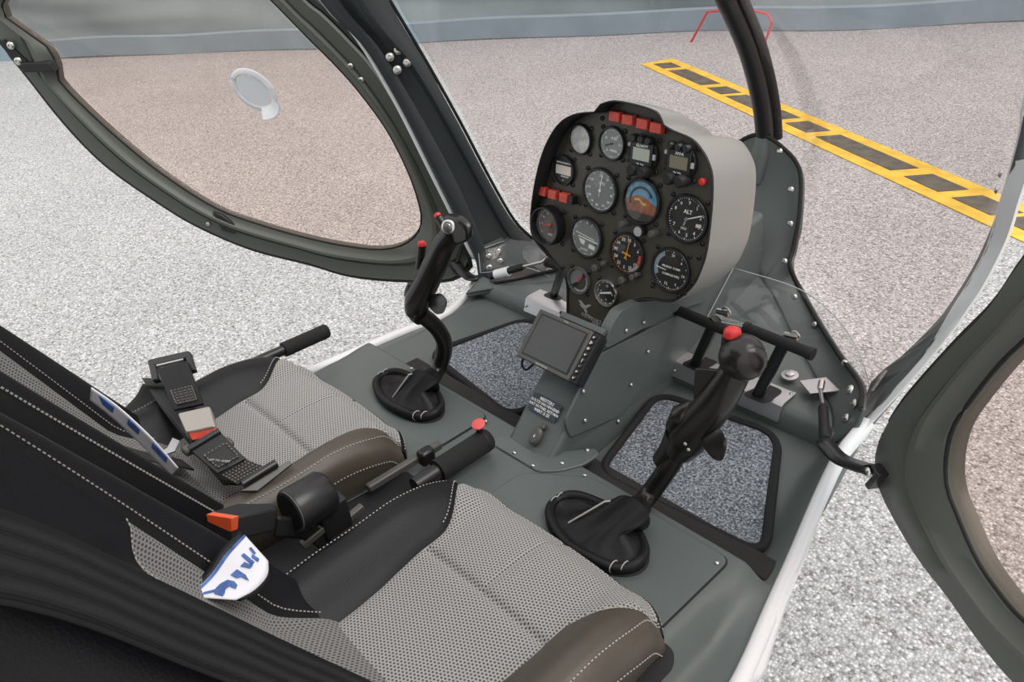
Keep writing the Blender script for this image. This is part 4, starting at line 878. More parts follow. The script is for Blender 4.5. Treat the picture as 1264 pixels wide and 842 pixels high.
def pedal_plate(x0, x1, slots, label):
    t = empty('pedal_plate', ((x0 + x1) / 2, 1.14, 0.035), label, 'plate', 'pedal slot plates')
    prof = [(1.172, 0.035), (1.133, 0.035), (1.126, 0.032), (1.116, 0.004), (1.113, 0.004), (1.122, 0.034), (1.132, 0.038), (1.172, 0.038)]
    prism('angle_plate', [(x0, y, z) for y, z in prof], (x1 - x0, 0, 0), alum, t, 0.0)
    for b in slots:
        prism('slot', rounded([(b[0] - .024, b[1] - .015, .0382), (b[0] + .026, b[1] - .015, .0382), (b[0] + .030, b[1] + .045, .0382), (b[0] - .010, b[1] + .045, .0382)], .014), (0, 0, .0012), blackm, t, smooth=False)
    screw((x1 - .006, 1.164, .038), (0, 0, 1), .0035, t); screw((x0 + .006, 1.115, .018), (0, -1, .3), .0035, t)
pedal_plate((0.1132,1.134,0.036)[0], (0.3536,1.136,0.036)[0], [(0.1556,1.13,0.036), (0.3044,1.118,0.036)], 'aluminium angle plate below the right seat pedals')
pedal_plate((-0.321,1.145,0.036)[0], -0.04, [(-0.2726,1.167,0.036), (-0.12, 1.135, 0.036)], 'aluminium angle plate below the left seat pedals')
wsh = V((0.3216,1.203,0.047)); lathe('drain_fitting', [(.016, 0), (.016, .003), (.009, .004), (.009, .008), (.004, .010)], alum, shelf, wsh, axis=(0, -.1, 1), n=20, local=True)

# ------------------------------------------------------------------ cyclic sticks with leather boots
def stick(pipe, grip, radii, head, button, boss, boot_c, boot_a, boot_b, boot_rot, collar, label, pal, extras):
    t = empty('control_stick', (collar[0], collar[1], 0.0), label, 'control stick', 'cyclic control sticks')
    tube('pipe', pipe, 0.0165, gripm, t, n=18, smooth_path=6)
    gp = tube('grip', grip, radii, gripm, t, n=20, smooth_path=5, sharp=60)
    hd = lathe('grip_head', [(.004, -.03)] + [(head[1] * math.sin(a), -head[1] * math.cos(a)) for a in [0.25 + 2.86 * k / 14 for k in range(15)]], gripm, t, loc=V(head[0]) - worldpos(t), axis=head[2], n=24)
    tube('button_boss', boss, [0.015 * head[1] / .029, 0.0125 * head[1] / .029], gripm, t, n=16)
    ax = (V(boss[1]) - V(boss[0])).normalized(); r = .0105 * head[1] / .029
    lathe('red_button', [(r, 0), (r, r * .5), (r * .92, r * .8), (r * .72, r * 1.0), (r * .4, r * 1.12), (r * .1, r * 1.15)], redp, t, loc=V(button) - ax * r * .4 - worldpos(t), axis=ax, n=18)
    # boot
    ca, sa = math.cos(boot_rot), math.sin(boot_rot); bc = V(boot_c); col_c = V(collar)
    def loop(s, z, wob=0.0, n=48):
        out = []
        for k in range(n):
            a = 2 * PI * k / n; x = boot_a * s * math.cos(a); y = boot_b * s * math.sin(a)
            out.append(Vector((bc.x + x * ca - y * sa, bc.y + x * sa + y * ca, z + wob * math.sin(5 * a + 1))))
        return out
    bt = ring('boot_rim', loop(1.0, 0.017, 0.002), 0.0085, leather, t, n=12)
    L0 = loop(1.05, 0.004); L1 = loop(0.97, 0.020); L2 = loop(0.84, 0.020, .002); L3 = loop(0.60, 0.026, 0.005)
    pd = (V(pipe[1]) - V(pipe[0])).normalized(); s1 = Vector((ca, sa, 0)); s1 = (s1 - pd * s1.dot(pd)).normalized(); s2 = pd.cross(s1)
    def cring(c, r, n=48): return [c + (s1 * math.cos(2 * PI * k / n) + s2 * math.sin(2 * PI * k / n)) * r for k in range(n)]
    C0 = cring(col_c + Vector((0, 0, .006)), 0.033); C1 = cring(col_c + pd * 0.010, 0.022); C2 = cring(col_c + pd * 0.030, 0.0185)
    cd_ = (col_c - bc); cd_.z = 0; cd_.normalize()
    for LL, g_ in ((L2, .010), (L3, .018)):
        for p in LL:
            q_ = (p - bc); q_.z = 0; p.z += g_ * (q_.normalized().dot(cd_) + 0.15)
    mid = [a.lerp(b, .5) + Vector((0, 0, 0.004 * math.sin(k * .8))) for k, (a, b) in enumerate(zip(L3, C0))]
    for LL in (L1, L2, L3, mid, C0, C1):
        for p in LL: p.z = max(p.z, 0.013)
    grid('boot_leather', [L0, L1, L2, L3, mid, C0, C1, C2], leather, t, close=True, sharp=75)
    tube('boot_seam', [L3[pal], mid[pal].lerp(C0[pal], .5) + Vector((0, -0.002, 0.006)), C1[pal] + Vector((0, 0, .002))], 0.0016, thread, bt, n=6)
    ring('boot_base', loop(1.06, 0.003), 0.004, rubber, t, n=8)
    for k in (int(48 * .92), int(48 * .5)):
        q = loop(1.0, 0.017)
        for d in (-1, 1): ring('boot_stitch', [q[(k + d) % 48] + Vector((0.0, 0.0096 * math.cos(a), 0.0096 * math.sin(a))) for a in [2 * PI * i / 14 for i in range(14)]], 0.0011, thread, bt, n=5)
    for f in extras: f(t)
    return t
def ex_right(t):
    prism('finger_guard', [(0.369,0.815,0.2785), (0.4036,0.822,0.2854), (0.3976,0.822,0.2521), (0.3776,0.818,0.2088), (0.3694,0.815,0.214)], (0.004, 0.010, 0.0), gripm, t, 0.002)
    prism('hand_rest', rounded([(0.3926,0.8,0.1665), (0.4241,0.8,0.2021), (0.4439,0.79,0.1891), (0.4444,0.788,0.1638), (0.4257,0.79,0.1553)], 0.012), (0.0, 0.005, 0.006), gripm, t, 0.002)
    tube('side_lump', [(0.3367,0.812,0.1571), (0.3536,0.814,0.189), (0.3631,0.818,0.2094)], [0.012, 0.019, 0.006], gripm, t, n=14, smooth_path=4)
    tube('collar', [(0.3189,0.818,0.0758), (0.3325,0.82,0.1052), (0.3489,0.821,0.1423)], [0.020, 0.0215, 0.028], gripm, t, n=18, smooth_path=3)
    for p in ((0.3769,0.79,0.1597), (0.3831,0.79,0.1522)): screw(p, (0, -1, 0.2), 0.003, t)
stick([(0.3248,0.7012,0.018), (0.309,0.79,0.0157), (0.3345,0.81,0.0794), (0.3447,0.82,0.1118)],
      [(0.3447,0.82,0.1118), (0.3595,0.821,0.143), (0.377,0.823,0.1802), (0.4025,0.825,0.2298), (0.4198,0.829,0.2723), (0.4277,0.834,0.2977), (0.4318,0.838,0.3109)], [0.024, 0.031, 0.0305, 0.0270, 0.0235, 0.0215, 0.020],
      ((0.4317,0.838,0.3121), 0.0335, (0.45, -0.75, 0.35)), (0.4124,0.838,0.3441), [(0.416,0.836,0.2973), (0.4128,0.838,0.339)],
      (0.2972,0.6734,0.02), 0.093, 0.052, -0.10, (0.3345,0.7152,0.04), 'black control stick before the right seat with worn satin grip', 30, [ex_right])
def ex_left(t):
    prism('head_block', rounded([(-0.1605,0.792,0.3925), (-0.1166,0.792,0.3971), (-0.0926,0.792,0.3834), (-0.0965,0.792,0.3593), (-0.1284,0.792,0.3428), (-0.1611,0.792,0.3531)], .01), (0.0, 0.016, 0.004), gripm, t, 0.005)
    prism('hand_rest', rounded([(-0.1916,0.76,0.2297), (-0.1567,0.76,0.2448), (-0.1286,0.752,0.2407), (-0.1372,0.75,0.2198), (-0.1668,0.752,0.205), (-0.1981,0.758,0.2109)], 0.012), (0.0, 0.005, 0.006), gripm, t, 0.002)
    tube('side_lump', [(-0.2473,0.76,0.2431), (-0.2501,0.758,0.22), (-0.2387,0.756,0.2014)], [0.006, 0.014, 0.008], gripm, t, n=14, smooth_path=4)
    tube('collar', [(-0.2188,0.755,0.1799), (-0.2377,0.757,0.1887), (-0.2289,0.76,0.2102)], [0.018, 0.021, 0.024], gripm, t, n=18, smooth_path=3)
    lathe('thumb_switch', [(.0125, 0), (.0125, .004), (.010, .006), (.006, .006), (.005, .0085), (.002, .009)], steel, t, loc=V((-0.1223,0.775,0.3878)) - worldpos(t), axis=(0.5, -0.85, 0.4), n=20)
    tube('trigger_post', [(-0.268,0.8,0.2562), (-0.249,0.8,0.3067)], 0.0085, blackp, t, n=14)
    lathe('red_trigger_button', [(.0085, 0), (.0085, .004), (.006, .008), (.002, .009)], redp, t, loc=V((-0.2486,0.8,0.3085)) - worldpos(t), axis=(0, 0, 1), n=16)
    tube('pipe_bend_weld', [(-0.2387,0.803,0.0588), (-0.2225,0.8,0.0961)], 0.0155, gripm, t, n=18)
stick([(-0.2154,0.7226,0.018), (-0.2408,0.79,0.0342), (-0.2208,0.8,0.0909), (-0.2158,0.785,0.1417), (-0.2244,0.758,0.1838)],
      [(-0.2388,0.755,0.1837), (-0.2278,0.758,0.215), (-0.207,0.768,0.2527), (-0.1832,0.78,0.2976), (-0.1684,0.795,0.3339), (-0.1532,0.805,0.3553)], [0.021, 0.026, 0.0245, 0.0230, 0.0210, 0.022],
      ((-0.1515,0.806,0.3586), 0.0190, (0.5, -0.3, 0.6)), (-0.1941,0.806,0.3812), [(-0.1702,0.806,0.3585), (-0.1901,0.806,0.3774)],
      (-0.2393,0.706,0.02), 0.098, 0.047, -0.08, (-0.2088,0.7317,0.04), 'black control stick before the left seat with round steel thumb switch', 34, [ex_left])

# ------------------------------------------------------------------ collective levers
def lever(a, b, r, label, button=None, tube_to=None):
    t = empty('collective_lever', a, label, 'lever', 'collective levers'); a = V(a); b = V(b); d = (b - a).normalized()
    tube('foam_grip', [a, b - d * .004, b], [r, r, r * .85], foam, t, n=20)
    tube('lever_tube', [a - d * (0.22 if not button else 0.05), a], r * .7, blackp, t, n=14)
    tube('end_ring', [b - d * .016, b - d * .012], r * 1.03, rubber, t, n=20)
    if button:
        q = V(button); tube('button_stalk', [q - Vector((0, 0, 0.018)), q], 0.006, blackp, t, n=12)
        lathe('red_button', [(.0115, 0), (.0125, .002), (.0125, .004), (.010, .0055)], material('faded_red_plastic', (.72, .10, .09), .5), t, loc=q - worldpos(t), axis=(.1, -.3, 1), n=20)
lever((0.012,0.5848,0.0306), (0.012,0.7043,0.0324), 0.0215, 'black foam collective lever between the seats with red top button', (0.006,0.6905,0.0669))
lever((-0.525,0.5924,0.0619), (-0.525,0.7025,0.0604), 0.0165, 'black foam collective lever beyond the left seat')

# ------------------------------------------------------------------ seats
def dashes(name, path, parent, step=0.0062, r=0.00065, mat=None, off=Vector((0, 0, 0.0008)), local=False):
    P = [Vector(p) for p in path]; L = sum((P[i + 1] - P[i]).length for i in range(len(P) - 1)); n = max(2, int(L / step)); q = lerp_path(P, n * 2)
    V_ = []; F = []
    for k in range(n):
        a, b = q[2 * k] + off, q[2 * k + 1] + off; d = (b - a); d = d.normalized() if d.length > 1e-9 else Vector((1, 0, 0)); s = d.cross(Vector((0, 0, 1))); s = s.normalized() if s.length > 1e-6 else Vector((1, 0, 0)); u = s.cross(d)
        base = len(V_)
        for p in (a, b):
            for x, y in ((-1, -1), (1, -1), (1, 1), (-1, 1)): V_.append(p + s * r * x + u * r * y)
        F += [(base, base + 1, base + 2, base + 3), (base + 7, base + 6, base + 5, base + 4)] + [(base + i, base + (i + 1) % 4, base + 4 + (i + 1) % 4, base + 4 + i) for i in range(4)]
    return mk(name, V_, F, mat or thread, parent, smooth=False, kind='stuff')
def seat(cx, label):
    t = empty('pilot_seat', (cx, 0.30, -0.02), label, 'seat', 'two pilot seats')
    Y0, Y1, HWD = 0.165, 0.600, 0.215
    def ub(v):
        y = Y0 + (Y1 - Y0) * v
        return 0.53 + 0.05 * smooth_step(0.30, 0.44, y) + 0.36 * smooth_step(0.46, 0.60, y) ** 1.2
    def front(u): return 0.010 - 0.035 * abs(u) ** 5
    def hgt(u, v, y):
        z = 0.054 + 0.006 * (1 - (u / .6) ** 2 if abs(u) < .6 else 0)
        z += 0.046 * smooth_step(0.50, 0.86, abs(u)) * (1 - 0.55 * smooth_step(0.60, 1.0, v))
        z -= 0.012 * smooth_step(0.93, 1.0, abs(u))
        z -= 0.030 * smooth_step(0.88, 1.0, v) ** 2
        z += 0.010 * smooth_step(0.4, 0.8, v) * (1 - smooth_step(.8, 1, v))
        z -= 0.0075 * math.exp(-((y - 0.442) / 0.006) ** 2) * (1 if abs(u) < ub(v) else 0)
        if y > 0.442: z -= 0.0035 * math.exp(-(u * HWD / 0.004) ** 2)
        z -= 0.004 * math.exp(-((abs(u) - ub(v)) * HWD / 0.004) ** 2)
        return z
    def pt(u, v):
        y = Y0 + (Y1 - Y0) * v + front(u) * v ** 3
        wd = HWD * (0.93 + 0.07 * smooth_step(0, .4, v)) * (1 - 0.03 * smooth_step(.8, 1, v))
        return Vector((cx + u * wd, y, hgt(u, v, Y0 + (Y1 - Y0) * v)))
    vsn = sorted(set([i / 60 for i in range(61)] + [((0.442 + d) - Y0) / (Y1 - Y0) for d in (-.009, -.006, -.003, 0, .003, .006, .009)]))
    def patch(name, fu, n, mat, front_drop=True, side=0, lab=None):
        rows = []; uv = []
        for v in vsn + ([1.0] * 7 if front_drop else []):
            rows.append(None)
        rows = [[pt(fu(k / n, v), v) for k in range(n + 1)] for v in vsn]
        if side:
            for i, v in enumerate(vsn):
                e = pt(side, v); ex = [e + Vector((side * .006, 0, -.010)), e + Vector((side * .008, 0, -.030)), e + Vector((side * .002, 0, -.075)), e + Vector((-side * .012, 0, -.125))]
                rows[i] = (rows[i] + ex) if side > 0 else (list(reversed(ex)) + rows[i])
        V_ = [p for r in rows for p in r]; m = len(rows[0]); F = [(i * m + k, i * m + k + 1, (i + 1) * m + k + 1, (i + 1) * m + k) for i in range(len(rows) - 1) for k in range(m - 1)]
        return mk(name, V_, F, mat, t, sharp=180, uvs=[(p.x, p.y) for p in V_], label=lab)
    cu = patch('seat_cushion', lambda s, v: -ub(v) + 2 * ub(v) * s, 56, fabric, lab='grey honeycomb fabric centre of the cushion')
    patch('side_bolster', lambda s, v: -1 + (1 - ub(v)) * s, 16, leather, side=-1); patch('side_bolster', lambda s, v: ub(v) + (1 - ub(v)) * s, 16, litl, side=1)
    fr = []
    for k in range(61):
        u = -1 + 2 * k / 60; e = pt(u, 1.0); s = 1 if abs(u) > .999 else 0
        fr.append([e, e + Vector((0, .006, -.008)), e + Vector((0, .008, -.030)), e + Vector((0, .002, -.075)), e + Vector((0, -.012, -.125))])
    grid('front_panel', fr, leather, t, sharp=180)
    box('seat_base', (cx, 0.36, -0.035), (0.415, 0.44, 0.10), blackm, t, 0.01)
    for s in (-1, 1):
        dashes('stitching', [pt(s * (ub(v) + 0.03), v) for v in vsn if v > .72], cu, off=Vector((0, 0, .0012)))
        dashes('stitching', [pt(s * 0.955, v) for v in vsn], cu, off=Vector((0, 0, .0012)))
        dashes('stitching', [pt(s, v) + Vector((s * .0092, 0, -.034)) for v in vsn], cu, off=Vector((0, 0, 0)))
    dashes('stitching', [pt(u, 1.0) + Vector((0, .0068, -.012)) for u in [-.97 + 1.94 * k / 50 for k in range(51)]], cu)
    # backrest
    def ub2(w): return 0.60 + 0.22 * w
    def bp(u, w):
        z = 0.03 + 0.68 * w; yb = 0.318 - 0.545 * z
        rec = 0.062 * (1 - smooth_step(0.50, 0.86, abs(u))) * smooth_step(0.0, 0.14, w)
        rec += 0.006 * math.exp(-((abs(u) - ub2(w)) * .225 / .005) ** 2)
        au = abs(u); rnd = 0.055 * max(0, (au - 0.84) / .16) ** 2
        tp = 0.05 * smooth_step(0.85, 1.0, w) ** 2
        wd = 0.205 + 0.018 * math.sin(min(1, w * 1.3) * PI * .8)
        return Vector((cx + u * wd, yb - rec - rnd - tp, z))
    ws = [i / 44 for i in range(45)]
    def bpatch(name, fu, n, mat, side=0, lab=None, cut=(0, 45)):
        rows = [[bp(fu(k / n, w_), w_) for k in range(n + 1)] for w_ in ws[cut[0]:cut[1]]]
        if side:
            for i, w_ in enumerate(ws):
                e = bp(side, w_); ex = [e + Vector((side * .006, -.012, -.006)), e + Vector((side * .004, -.05, -.03)), e + Vector((-side * .02, -.10, -.055))]
                rows[i] = (rows[i] + ex) if side > 0 else (list(reversed(ex)) + rows[i])
        V_ = [p for r in rows for p in r]; m = len(rows[0]); F = [(i * m + k, i * m + k + 1, (i + 1) * m + k + 1, (i + 1) * m + k) for i in range(len(rows) - 1) for k in range(m - 1)]
        return mk(name, V_, F, mat, t, sharp=180, uvs=[(p.x, (p.z * 1.14)) for p in V_], label=lab)
    def wcut(f): return 0.46 - 0.42 * min(f, 1 - f)
    def cpatch(name, lo, hi, n, mat, lab=None):
        rows = []
        for i in range(n + 1):
            row = []
            for k in range(41):
                f = k / 40; w_ = lo(f) + (hi(f) - lo(f)) * i / n; row.append(bp(-ub2(w_) + 2 * ub2(w_) * f, w_))
            rows.append(row)
        V_ = [p for r in rows for p in r]; F = [(i * 41 + k, i * 41 + k + 1, (i + 1) * 41 + k + 1, (i + 1) * 41 + k) for i in range(n) for k in range(40)]
        return mk(name, V_, F, mat, t, sharp=180, uvs=[(p.x, p.z * 1.14) for p in V_], label=lab)
    if cx > 0:
        bk_ = cpatch('backrest', lambda f: 0.0, wcut, 24, fabric2, 'grey honeycomb mesh at the foot of the backrest')
        cpatch('backrest_upper', wcut, lambda f: 1.0, 30, leather)
        dashes('stitching', [bp(-ub2(wcut(f)) + 2 * ub2(wcut(f)) * f, wcut(f)) for f in [k / 40 for k in range(41)]], bk_, off=Vector((0, .0012, .0012)))
    else:
        bk_ = cpatch('backrest', lambda f: 0.0, lambda f: 1.0, 44, fabric2, 'darker ribbed mesh centre of the backrest')
    grid('backrest_top', [[bp(u, 1.0) + Vector((0, -.11 * k / 5, -.055 * k / 5 + .02 * math.sin(PI * k / 5))) for u in [-1 + k2 / 10 for k2 in range(21)]] for k in range(6)], leather, t)
    bpatch('backrest_bolster', lambda s, w_: -1 + (1 - ub2(w_)) * s, 20, leather, -1); bpatch('backrest_bolster', lambda s, w_: ub2(w_) + (1 - ub2(w_)) * s, 20, leather, 1)
    grid('backrest_shell', [[bp(u, w_) + Vector((0, -.11 + .02 * abs(u), -.055)) for u in [-.92 + 1.84 * k / 12 for k in range(13)]] for w_ in ws], blackm, t)
    for s in (-1, 1):
        dashes('stitching', [bp(s * (ub2(w_) + .025), w_) for w_ in ws], bk_, off=Vector((0, .0012, .0012)))
        if s * cx < 0: dashes('stitching', [bp(s * .93, w_) for w_ in ws], bk_, r=.0011, off=Vector((0, .002, .002)))
    return t, pt, bp
s1, pt1, bp1 = seat(0.292, 'right pilot seat nearest the camera with grey honeycomb cushion and black bolsters')
s2, pt2, bp2 = seat(-0.288, 'left pilot seat by the far door with lap belt lying across its cushion')

# ------------------------------------------------------------------ belts, buckles and tags
def ribbon(name, path, wvec, th, mat, parent, n=6, **kw):
    """webbing: a centre path with a half width vector (one or per point)"""
    P = spline([V(p) for p in path], n); W = [V(wvec)] * len(path) if not isinstance(wvec, list) else [V(q) for q in wvec]; WW = spline(W, n) if len(W) == len(path) else None
    V_ = []; uv = []; s = 0
    for i, p in enumerate(P):
        if i: s += (P[i] - P[i - 1]).length
        for k in range(7):
            a = -1 + 2 * k / 6; V_.append(p + WW[i] * a); uv.append((a * WW[i].length, s))
    F = [(i * 7 + k, i * 7 + k + 1, (i + 1) * 7 + k + 1, (i + 1) * 7 + k) for i in range(len(P) - 1) for k in range(6)]
    return solid(mk(name, V_, F, mat, parent, sharp=180, uvs=uv, **kw), th, 0)
lb = empty('lap_belt', (-0.2971,0.3202,0.12), 'black lap belt with red buckle lying across the left seat cushion', 'seat belt')
ribbon('lower_strap', [(-0.5148,0.3315,0.125), (-0.387,0.3197,0.112), (-0.2669,0.3177,0.098), (-0.1289,0.3167,0.095)], [(0.036, 0.020, .004), (0.038, 0.020, .004), (0.038, 0.024, .002), (0.034, 0.030, 0)], 0.004, webm, lb)
def flatq(name, px, z, th, mat, bev=.0015, par=lb, **kw): return plate(name, px, th, mat, par, bev, **kw)
# adjuster frame at the strap's upper end
adj = [V(p) for p in ((-0.5408,0.329,0.16), (-0.4805,0.3936,0.175), (-0.4296,0.3779,0.16), (-0.4788,0.3102,0.148))]
def quad_in(q, x0, x1, y0, y1):
    def f(x, y): return q[0].lerp(q[1], x).lerp(q[3].lerp(q[2], x), y)
    return [f(x0, y0), f(x1, y0), f(x1, y1), f(x0, y1)]
ad = plate('adjuster_frame', rounded(quad_in(adj, 0, 1, 0, .34), .008), 0.012, blackp, lb, .003)
plate('adjuster_side', quad_in(adj, 0, .17, .25, 1.0), 0.012, blackp, lb, .003); plate('adjuster_side', quad_in(adj, .85, 1.0, .25, 1.0), 0.012, blackp, lb, .003)
tube('adjuster_bar', [adj[0].lerp(adj[3], .42).lerp(adj[1].lerp(adj[2], .42), .2), adj[0].lerp(adj[3], .42).lerp(adj[1].lerp(adj[2], .42), .82)], 0.0035, steel, lb, n=10)
up = [V(p) for p in ((-0.4851,0.327,0.164), (-0.4553,0.3762,0.17), (-0.3249,0.3431,0.15), (-0.3582,0.3017,0.143))]
plate('tongue_strap', up, 0.005, leather, lb, .001)
lab_ = quad_in(up, .14, .84, .62, .92); plate('sewn_label', [p + Vector((0, 0, .0015)) for p in lab_], 0.002, webm, lb, .0003)
dashes('label_stitching', [p + Vector((0, 0, .003)) for p in lab_ + [lab_[0]]], lb, r=.0008, mat=material('grey_thread', (.2, .18, .16), .8))
for k in range(4): dashes('label_stitching', [quad_in(lab_, .1, .9, .2 + k * .2, .2 + k * .2)[0] + Vector((0, 0, .0026)), quad_in(lab_, .1, .9, .2 + k * .2, .2 + k * .2)[1] + Vector((0, 0, .0026))], lb, r=.0006, mat=MATS['grey_thread'])
text_q = quad_in(up, .2, .8, .35, .55)
bu = [V(p) for p in ((-0.3291,0.298,0.152), (-0.2988,0.3449,0.156), (-0.2429,0.3274,0.15), (-0.2716,0.2858,0.146))]
plate('buckle_cover', rounded(bu, .006), 0.016, buckm, lb, .004)
rb = [V(p) for p in ((-0.2739,0.2897,0.146), (-0.2485,0.3285,0.15), (-0.2378,0.323,0.138), (-0.2589,0.2881,0.134))]
plate('red_release_button', rounded(rb, .003), 0.014, lampred, lb, .002)
plate('buckle_body', [p + Vector((0, 0, -.012)) for p in (bu[0], bu[1], rb[2], rb[3])], 0.016, blackp, lb, .003)
lt = [V(p) for p in ((-0.2159,0.2683,0.15), (-0.2125,0.3225,0.158), (-0.1518,0.3302,0.128), (-0.1563,0.2818,0.124))]
plate('latch_flap', lt, 0.005, blackp, lb, .0015)
tube('latch_flap_roll', [lt[0], lt[1]], 0.006, blackp, lb, n=12)
fl_ = quad_in(lt, .14, .86, .42, .9); plate('sewn_label', [p + Vector((0, 0, .0015)) for p in fl_], 0.002, webm, lb, .0003)
dashes('label_stitching', [p + Vector((0, 0, .003)) for p in fl_ + [fl_[0]]], lb, r=.0008, mat=MATS['grey_thread'])
text_mesh('label_lettering', 'LIFT TO OPEN', .006, greym, lb, (0, 0), 0, 0, mat4=Matrix.Translation(fl_[0].lerp(fl_[2], .5) + Vector((0.008, -0.008, .003)) - worldpos(lb)) @ Matrix.Rotation(0.6, 4, 'Z'))
ct = [V(p) for p in ((-0.1611,0.2874,0.116), (-0.158,0.3317,0.122), (-0.1209,0.3505,0.112), (-0.1275,0.2983,0.108))]
plate('chequered_web', ct, 0.004, webm, lb, .0006)
for i in range(1, 6): dashes('label_stitching', [ct[0].lerp(ct[3], i / 6) + Vector((0, 0, .001)), ct[1].lerp(ct[2], i / 6) + Vector((0, 0, .001))], lb, r=.001, step=.005, mat=MATS['grey_thread'])
tube('slide_bar', [(-0.1086,0.2999,0.118), (-0.1091,0.3613,0.122)], 0.0075, blackp, lb, n=14)
plate('slide_plate', [V(p) for p in ((-0.1048,0.2922,0.112), (-0.1088,0.3819,0.116), (-0.1012,0.3841,0.112), (-0.0929,0.3147,0.104))], 0.008, frameg, lb, .001)
for px in ((-0.2369,0.2716,0.135), (-0.2037,0.3261,0.135)): box('latch_ear', px, (.022, .016, .012), frameg, lb, .004)
# side lap strap coming up from the hip and the latch beside it
ribbon('hip_strap', [(-0.6153,0.295,0.02), (-0.5264,0.3107,0.085), (-0.4864,0.321,0.128)], [(0.03, 0.02, 0.0), (0.034, 0.02, 0.0), (0.03, 0.02, 0.0)], 0.004, webm, lb)
plate('steel_hook', [V(p) for p in ((-0.3244,0.2611,0.1), (-0.3467,0.2807,0.1), (-0.327,0.2857,0.1), (-0.3063,0.2681,0.1), (-0.3107,0.2468,0.1), (-0.3231,0.2476,0.1))], 0.004, alum, lb, .0006)
# centre buckle of the right seat and the black knob beside it
cb = empty('belt_buckle', (0.02,0.2489,0.1645), 'black belt buckle with orange button standing beside the right seat', 'buckle')
bq = [V(p) for p in ((0.02,0.205,0.2046), (0.02,0.2545,0.1804), (0.01,0.3072,0.1455), (0.012,0.2952,0.1135), (0.035,0.2274,0.1669), (0.022,0.2005,0.2002))]
tp_ = [V(p) for p in ((0.022,0.2036,0.2068), (0.048,0.2285,0.1984), (0.04,0.2939,0.164), (0.01,0.2974,0.1538), (0.004,0.2527,0.1808))]
plate('buckle_body', tp_, 0.034, blackp, cb, .003)
ob = [V(p) for p in ((0.022,0.2042,0.2049), (0.047,0.2275,0.1971), (0.047,0.2206,0.1768), (0.022,0.2021,0.1857))]
ob = [p + (Vector((.92, 0, .92)) - p).normalized() * .006 for p in ob]
prism('orange_release_button', ob, (0.0, 0.010, -0.002), orange, cb, .001)
ribbon('buckle_stalk', [(0.02,0.2885,0.1203), (0.02,0.3332,0.0796), (0.02,0.3619,0.0149)], (0.0, 0.006, 0.016), 0.006, blackm, cb)
kn = empty('friction_knob', (0.02,0.3426,0.1305), 'large black cylinder knob between the two seats', 'knob')
ka = V((0.018,0.3212,0.128)); kb = V((0.012,0.3798,0.1232)); kd = (kb - ka).normalized()
lathe('knob_body', [(.026, 0), (.0345, 0.0), (.0355, .003), (.0355, .058), (.032, .064)], blackp, kn, loc=ka - kd * .004 - worldpos(kn), axis=kd, n=32)
lathe('knob_rim', [(.033, -.002), (.0345, .002)], frameg, kn, loc=ka - kd * .004 - worldpos(kn), axis=kd, n=32)
lathe('knob_recess', [(.029, -.003), (.029, .001)], blackm, kn, loc=ka - kd * .004 - worldpos(kn), axis=kd, n=32)
box('knob_foot', kb + Vector((0, .0, -.05)), (0.03, 0.05, .06), blackm, kn, .004)
tun = prism('seat_tunnel', [(-.066, .10, .03), (-.066, .56, .005), (-.066, .60, -.02), (-.066, .60, -.04), (-.066, .10, -.04)], (.136, 0, 0), blackm, None, .008); tun.name = 'trim_8'; tag(tun, kind='structure')
for q, ln in (((0.02,0.3515,0.0662), .07), ((0,0.4102,0.0369), .06)): box('tunnel_rail', V(q), (.012, ln, .012), frameg, tun, .002, rot=Matrix.Rotation(.2, 3, 'X'), local=True)
cl = empty('seat_clip', (-0.035,0.5967,0.0319), 'small black clip at the front corner of the left seat rail', 'clip')
box('clip_body', (-0.035,0.5967,0.0319), (.022, .030, .030), blackp, cl, .006); box('clip_rail', V((-0.045,0.5568,0.0292)), (.014, .16, .014), frameg, cl, .003)
# shoulder belt over the right seat's near bolster, with its white tag
sb = empty('shoulder_belt', bp1(.7, .5), 'wide ribbed black shoulder belt draped down the right seat backrest', 'seat belt', 'shoulder belts')
def over(bpf, u, w_, d): q = bpf(u, w_); return q + Vector((0, .87, .48)) * d
belt = [over(bp1, .80, .98, .014), over(bp1, .80, .84, .012), over(bp1, .80, .66, .012), over(bp1, .80, .48, .011), over(bp1, .80, .30, .010), over(bp1, .76, .14, .010)]
ribbon('webbing', belt, [(.050, -.005, .0)] * 6, 0.003, ribm, sb)
tri = [V((0.36,-0.0011,0.5548)), V((0.37,0.018,0.5172)), V((0.38,-0.0095,0.5346)), V((0.37,-0.0016,0.5433))]
dashes('triangle_stitching', [V((0.4,-0.001,0.5809)), V((0.4,0.0088,0.5621)), V((0.4,0.0185,0.5419)), V((0.4,0.0032,0.5468)), V((0.4,-0.0099,0.5495)), V((0.4,-0.0027,0.5647)), V((0.4,-0.0014,0.5797))], sb, r=.0022, step=.011, mat=gold)
tg = empty('belt_tag', (0.16,0.1788,0.2255), 'white cloth tag with blue fish shapes at the foot of the right backrest', 'tag')
def tagpt(a, b):   # a along, b across
    q0 = [V((0.165,0.1213,0.2244)), V((0.155,0.1532,0.2258)), V((0.145,0.1813,0.2347)), V((0.135,0.2106,0.2372))]; q1 = [V((0.19,0.163,0.2032)), V((0.185,0.1868,0.196)), V((0.175,0.2093,0.1954)), V((0.16,0.2201,0.2014))]
    A_ = spline(q0, 8); B_ = spline(q1, 8); i = min(int(a * (len(A_) - 1)), len(A_) - 2); f = a * (len(A_) - 1) - i
    return A_[i].lerp(A_[i + 1], f).lerp(B_[i].lerp(B_[i + 1], f), b)
tn = (tagpt(.6, .2) - tagpt(.4, .2)).cross(tagpt(.5, .8) - tagpt(.5, .2)).normalized()
if tn.dot(Vector((.92, 0, .92)) - tagpt(.5, .5)) < 0: tn = -tn
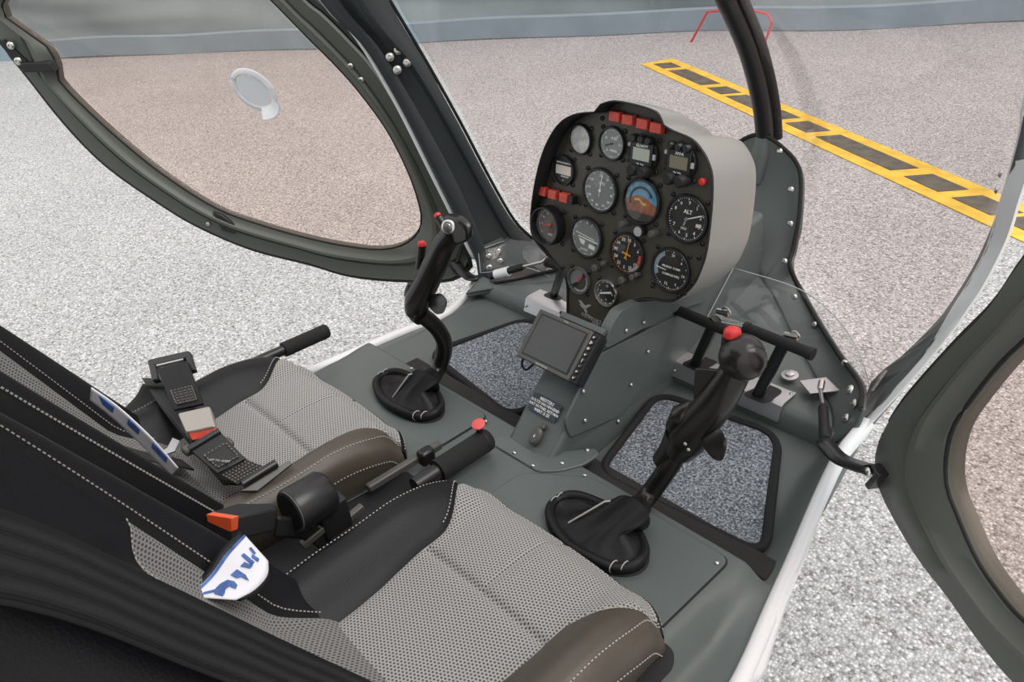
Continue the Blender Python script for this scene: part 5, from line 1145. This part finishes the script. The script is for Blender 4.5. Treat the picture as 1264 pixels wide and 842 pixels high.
solid(grid('tag_cloth', [[tagpt(a / 16, b / 8) + tn * .004 for b in range(9)] for a in range(17)], tagwhite, tg, sharp=180), 0.002)
solid(grid('dark_border', [[tagpt(a / 16, b) + tn * (.003 - .002) for b in (-.14, 0, .5, 1, 1.12)] for a in range(17)], leather, tg, sharp=180), 0.003)
grid('blue_edge', [[tagpt(a / 16, b) + tn * .0072 for b in (.0, .035, .07)] for a in range(17)], tagblue, tg)
def blob(pts): prism('blue_fish_print', [tagpt(a, b) + tn * .0070 for a, b in pts], tn * .0012, tagblue, tg, smooth=False)
blob([(.12, .42), (.18, .32), (.28, .30), (.36, .36), (.37, .50), (.33, .62), (.27, .66), (.28, .50), (.22, .50), (.16, .58), (.10, .62)])
blob([(.08, .20), (.12, .18), (.20, .34), (.16, .38)])
blob([(.44, .34), (.54, .38), (.52, .60), (.46, .74), (.47, .56), (.43, .50)])
blob([(.60, .40), (.68, .42), (.70, .62), (.64, .60)]); blob([(.74, .28), (.78, .30), (.76, .62), (.70, .60)]); blob([(.80, .50), (.84, .48), (.86, .70), (.80, .70)]); blob([(.88, .34), (.92, .36), (.90, .56), (.86, .54)])
# left seat: shoulder strap with its long white tag
lsb = empty('shoulder_belt', bp2(-.2, .5), 'dark shoulder belt hanging down the left seat backrest', 'seat belt', 'shoulder belts')
ribbon('webbing', [over(bp2, .02, .95, .015), over(bp2, -.02, .7, .015), over(bp2, -.02, .45, .016), over(bp2, .02, .2, .018), over(bp2, .05, .06, .02)], [(.030, 0, .006)] * 5, 0.003, webm, lsb)
ribbon('white_tag', [(-0.245,0.1731,0.298), (-0.225,0.1933,0.2577), (-0.2,0.2133,0.203), (-0.185,0.2307,0.1455)], [(.006, .003, .012), (.008, .003, .016), (.012, .004, .016), (.010, .004, .010)], 0.002, tagwhite, lsb, label='long white tag with blue marks')
for p, q in (((-0.238,0.1799,0.2902), (-0.225,0.1897,0.2687)), ((-0.212,0.2,0.2481), (-0.203,0.2075,0.2283)), ((-0.193,0.2158,0.2036), (-0.184,0.2254,0.1723))): ribbon('blue_mark', [p, V(p).lerp(V(q), .5), q], (.004, .0015, .006), 0.002, tagblue, lsb)
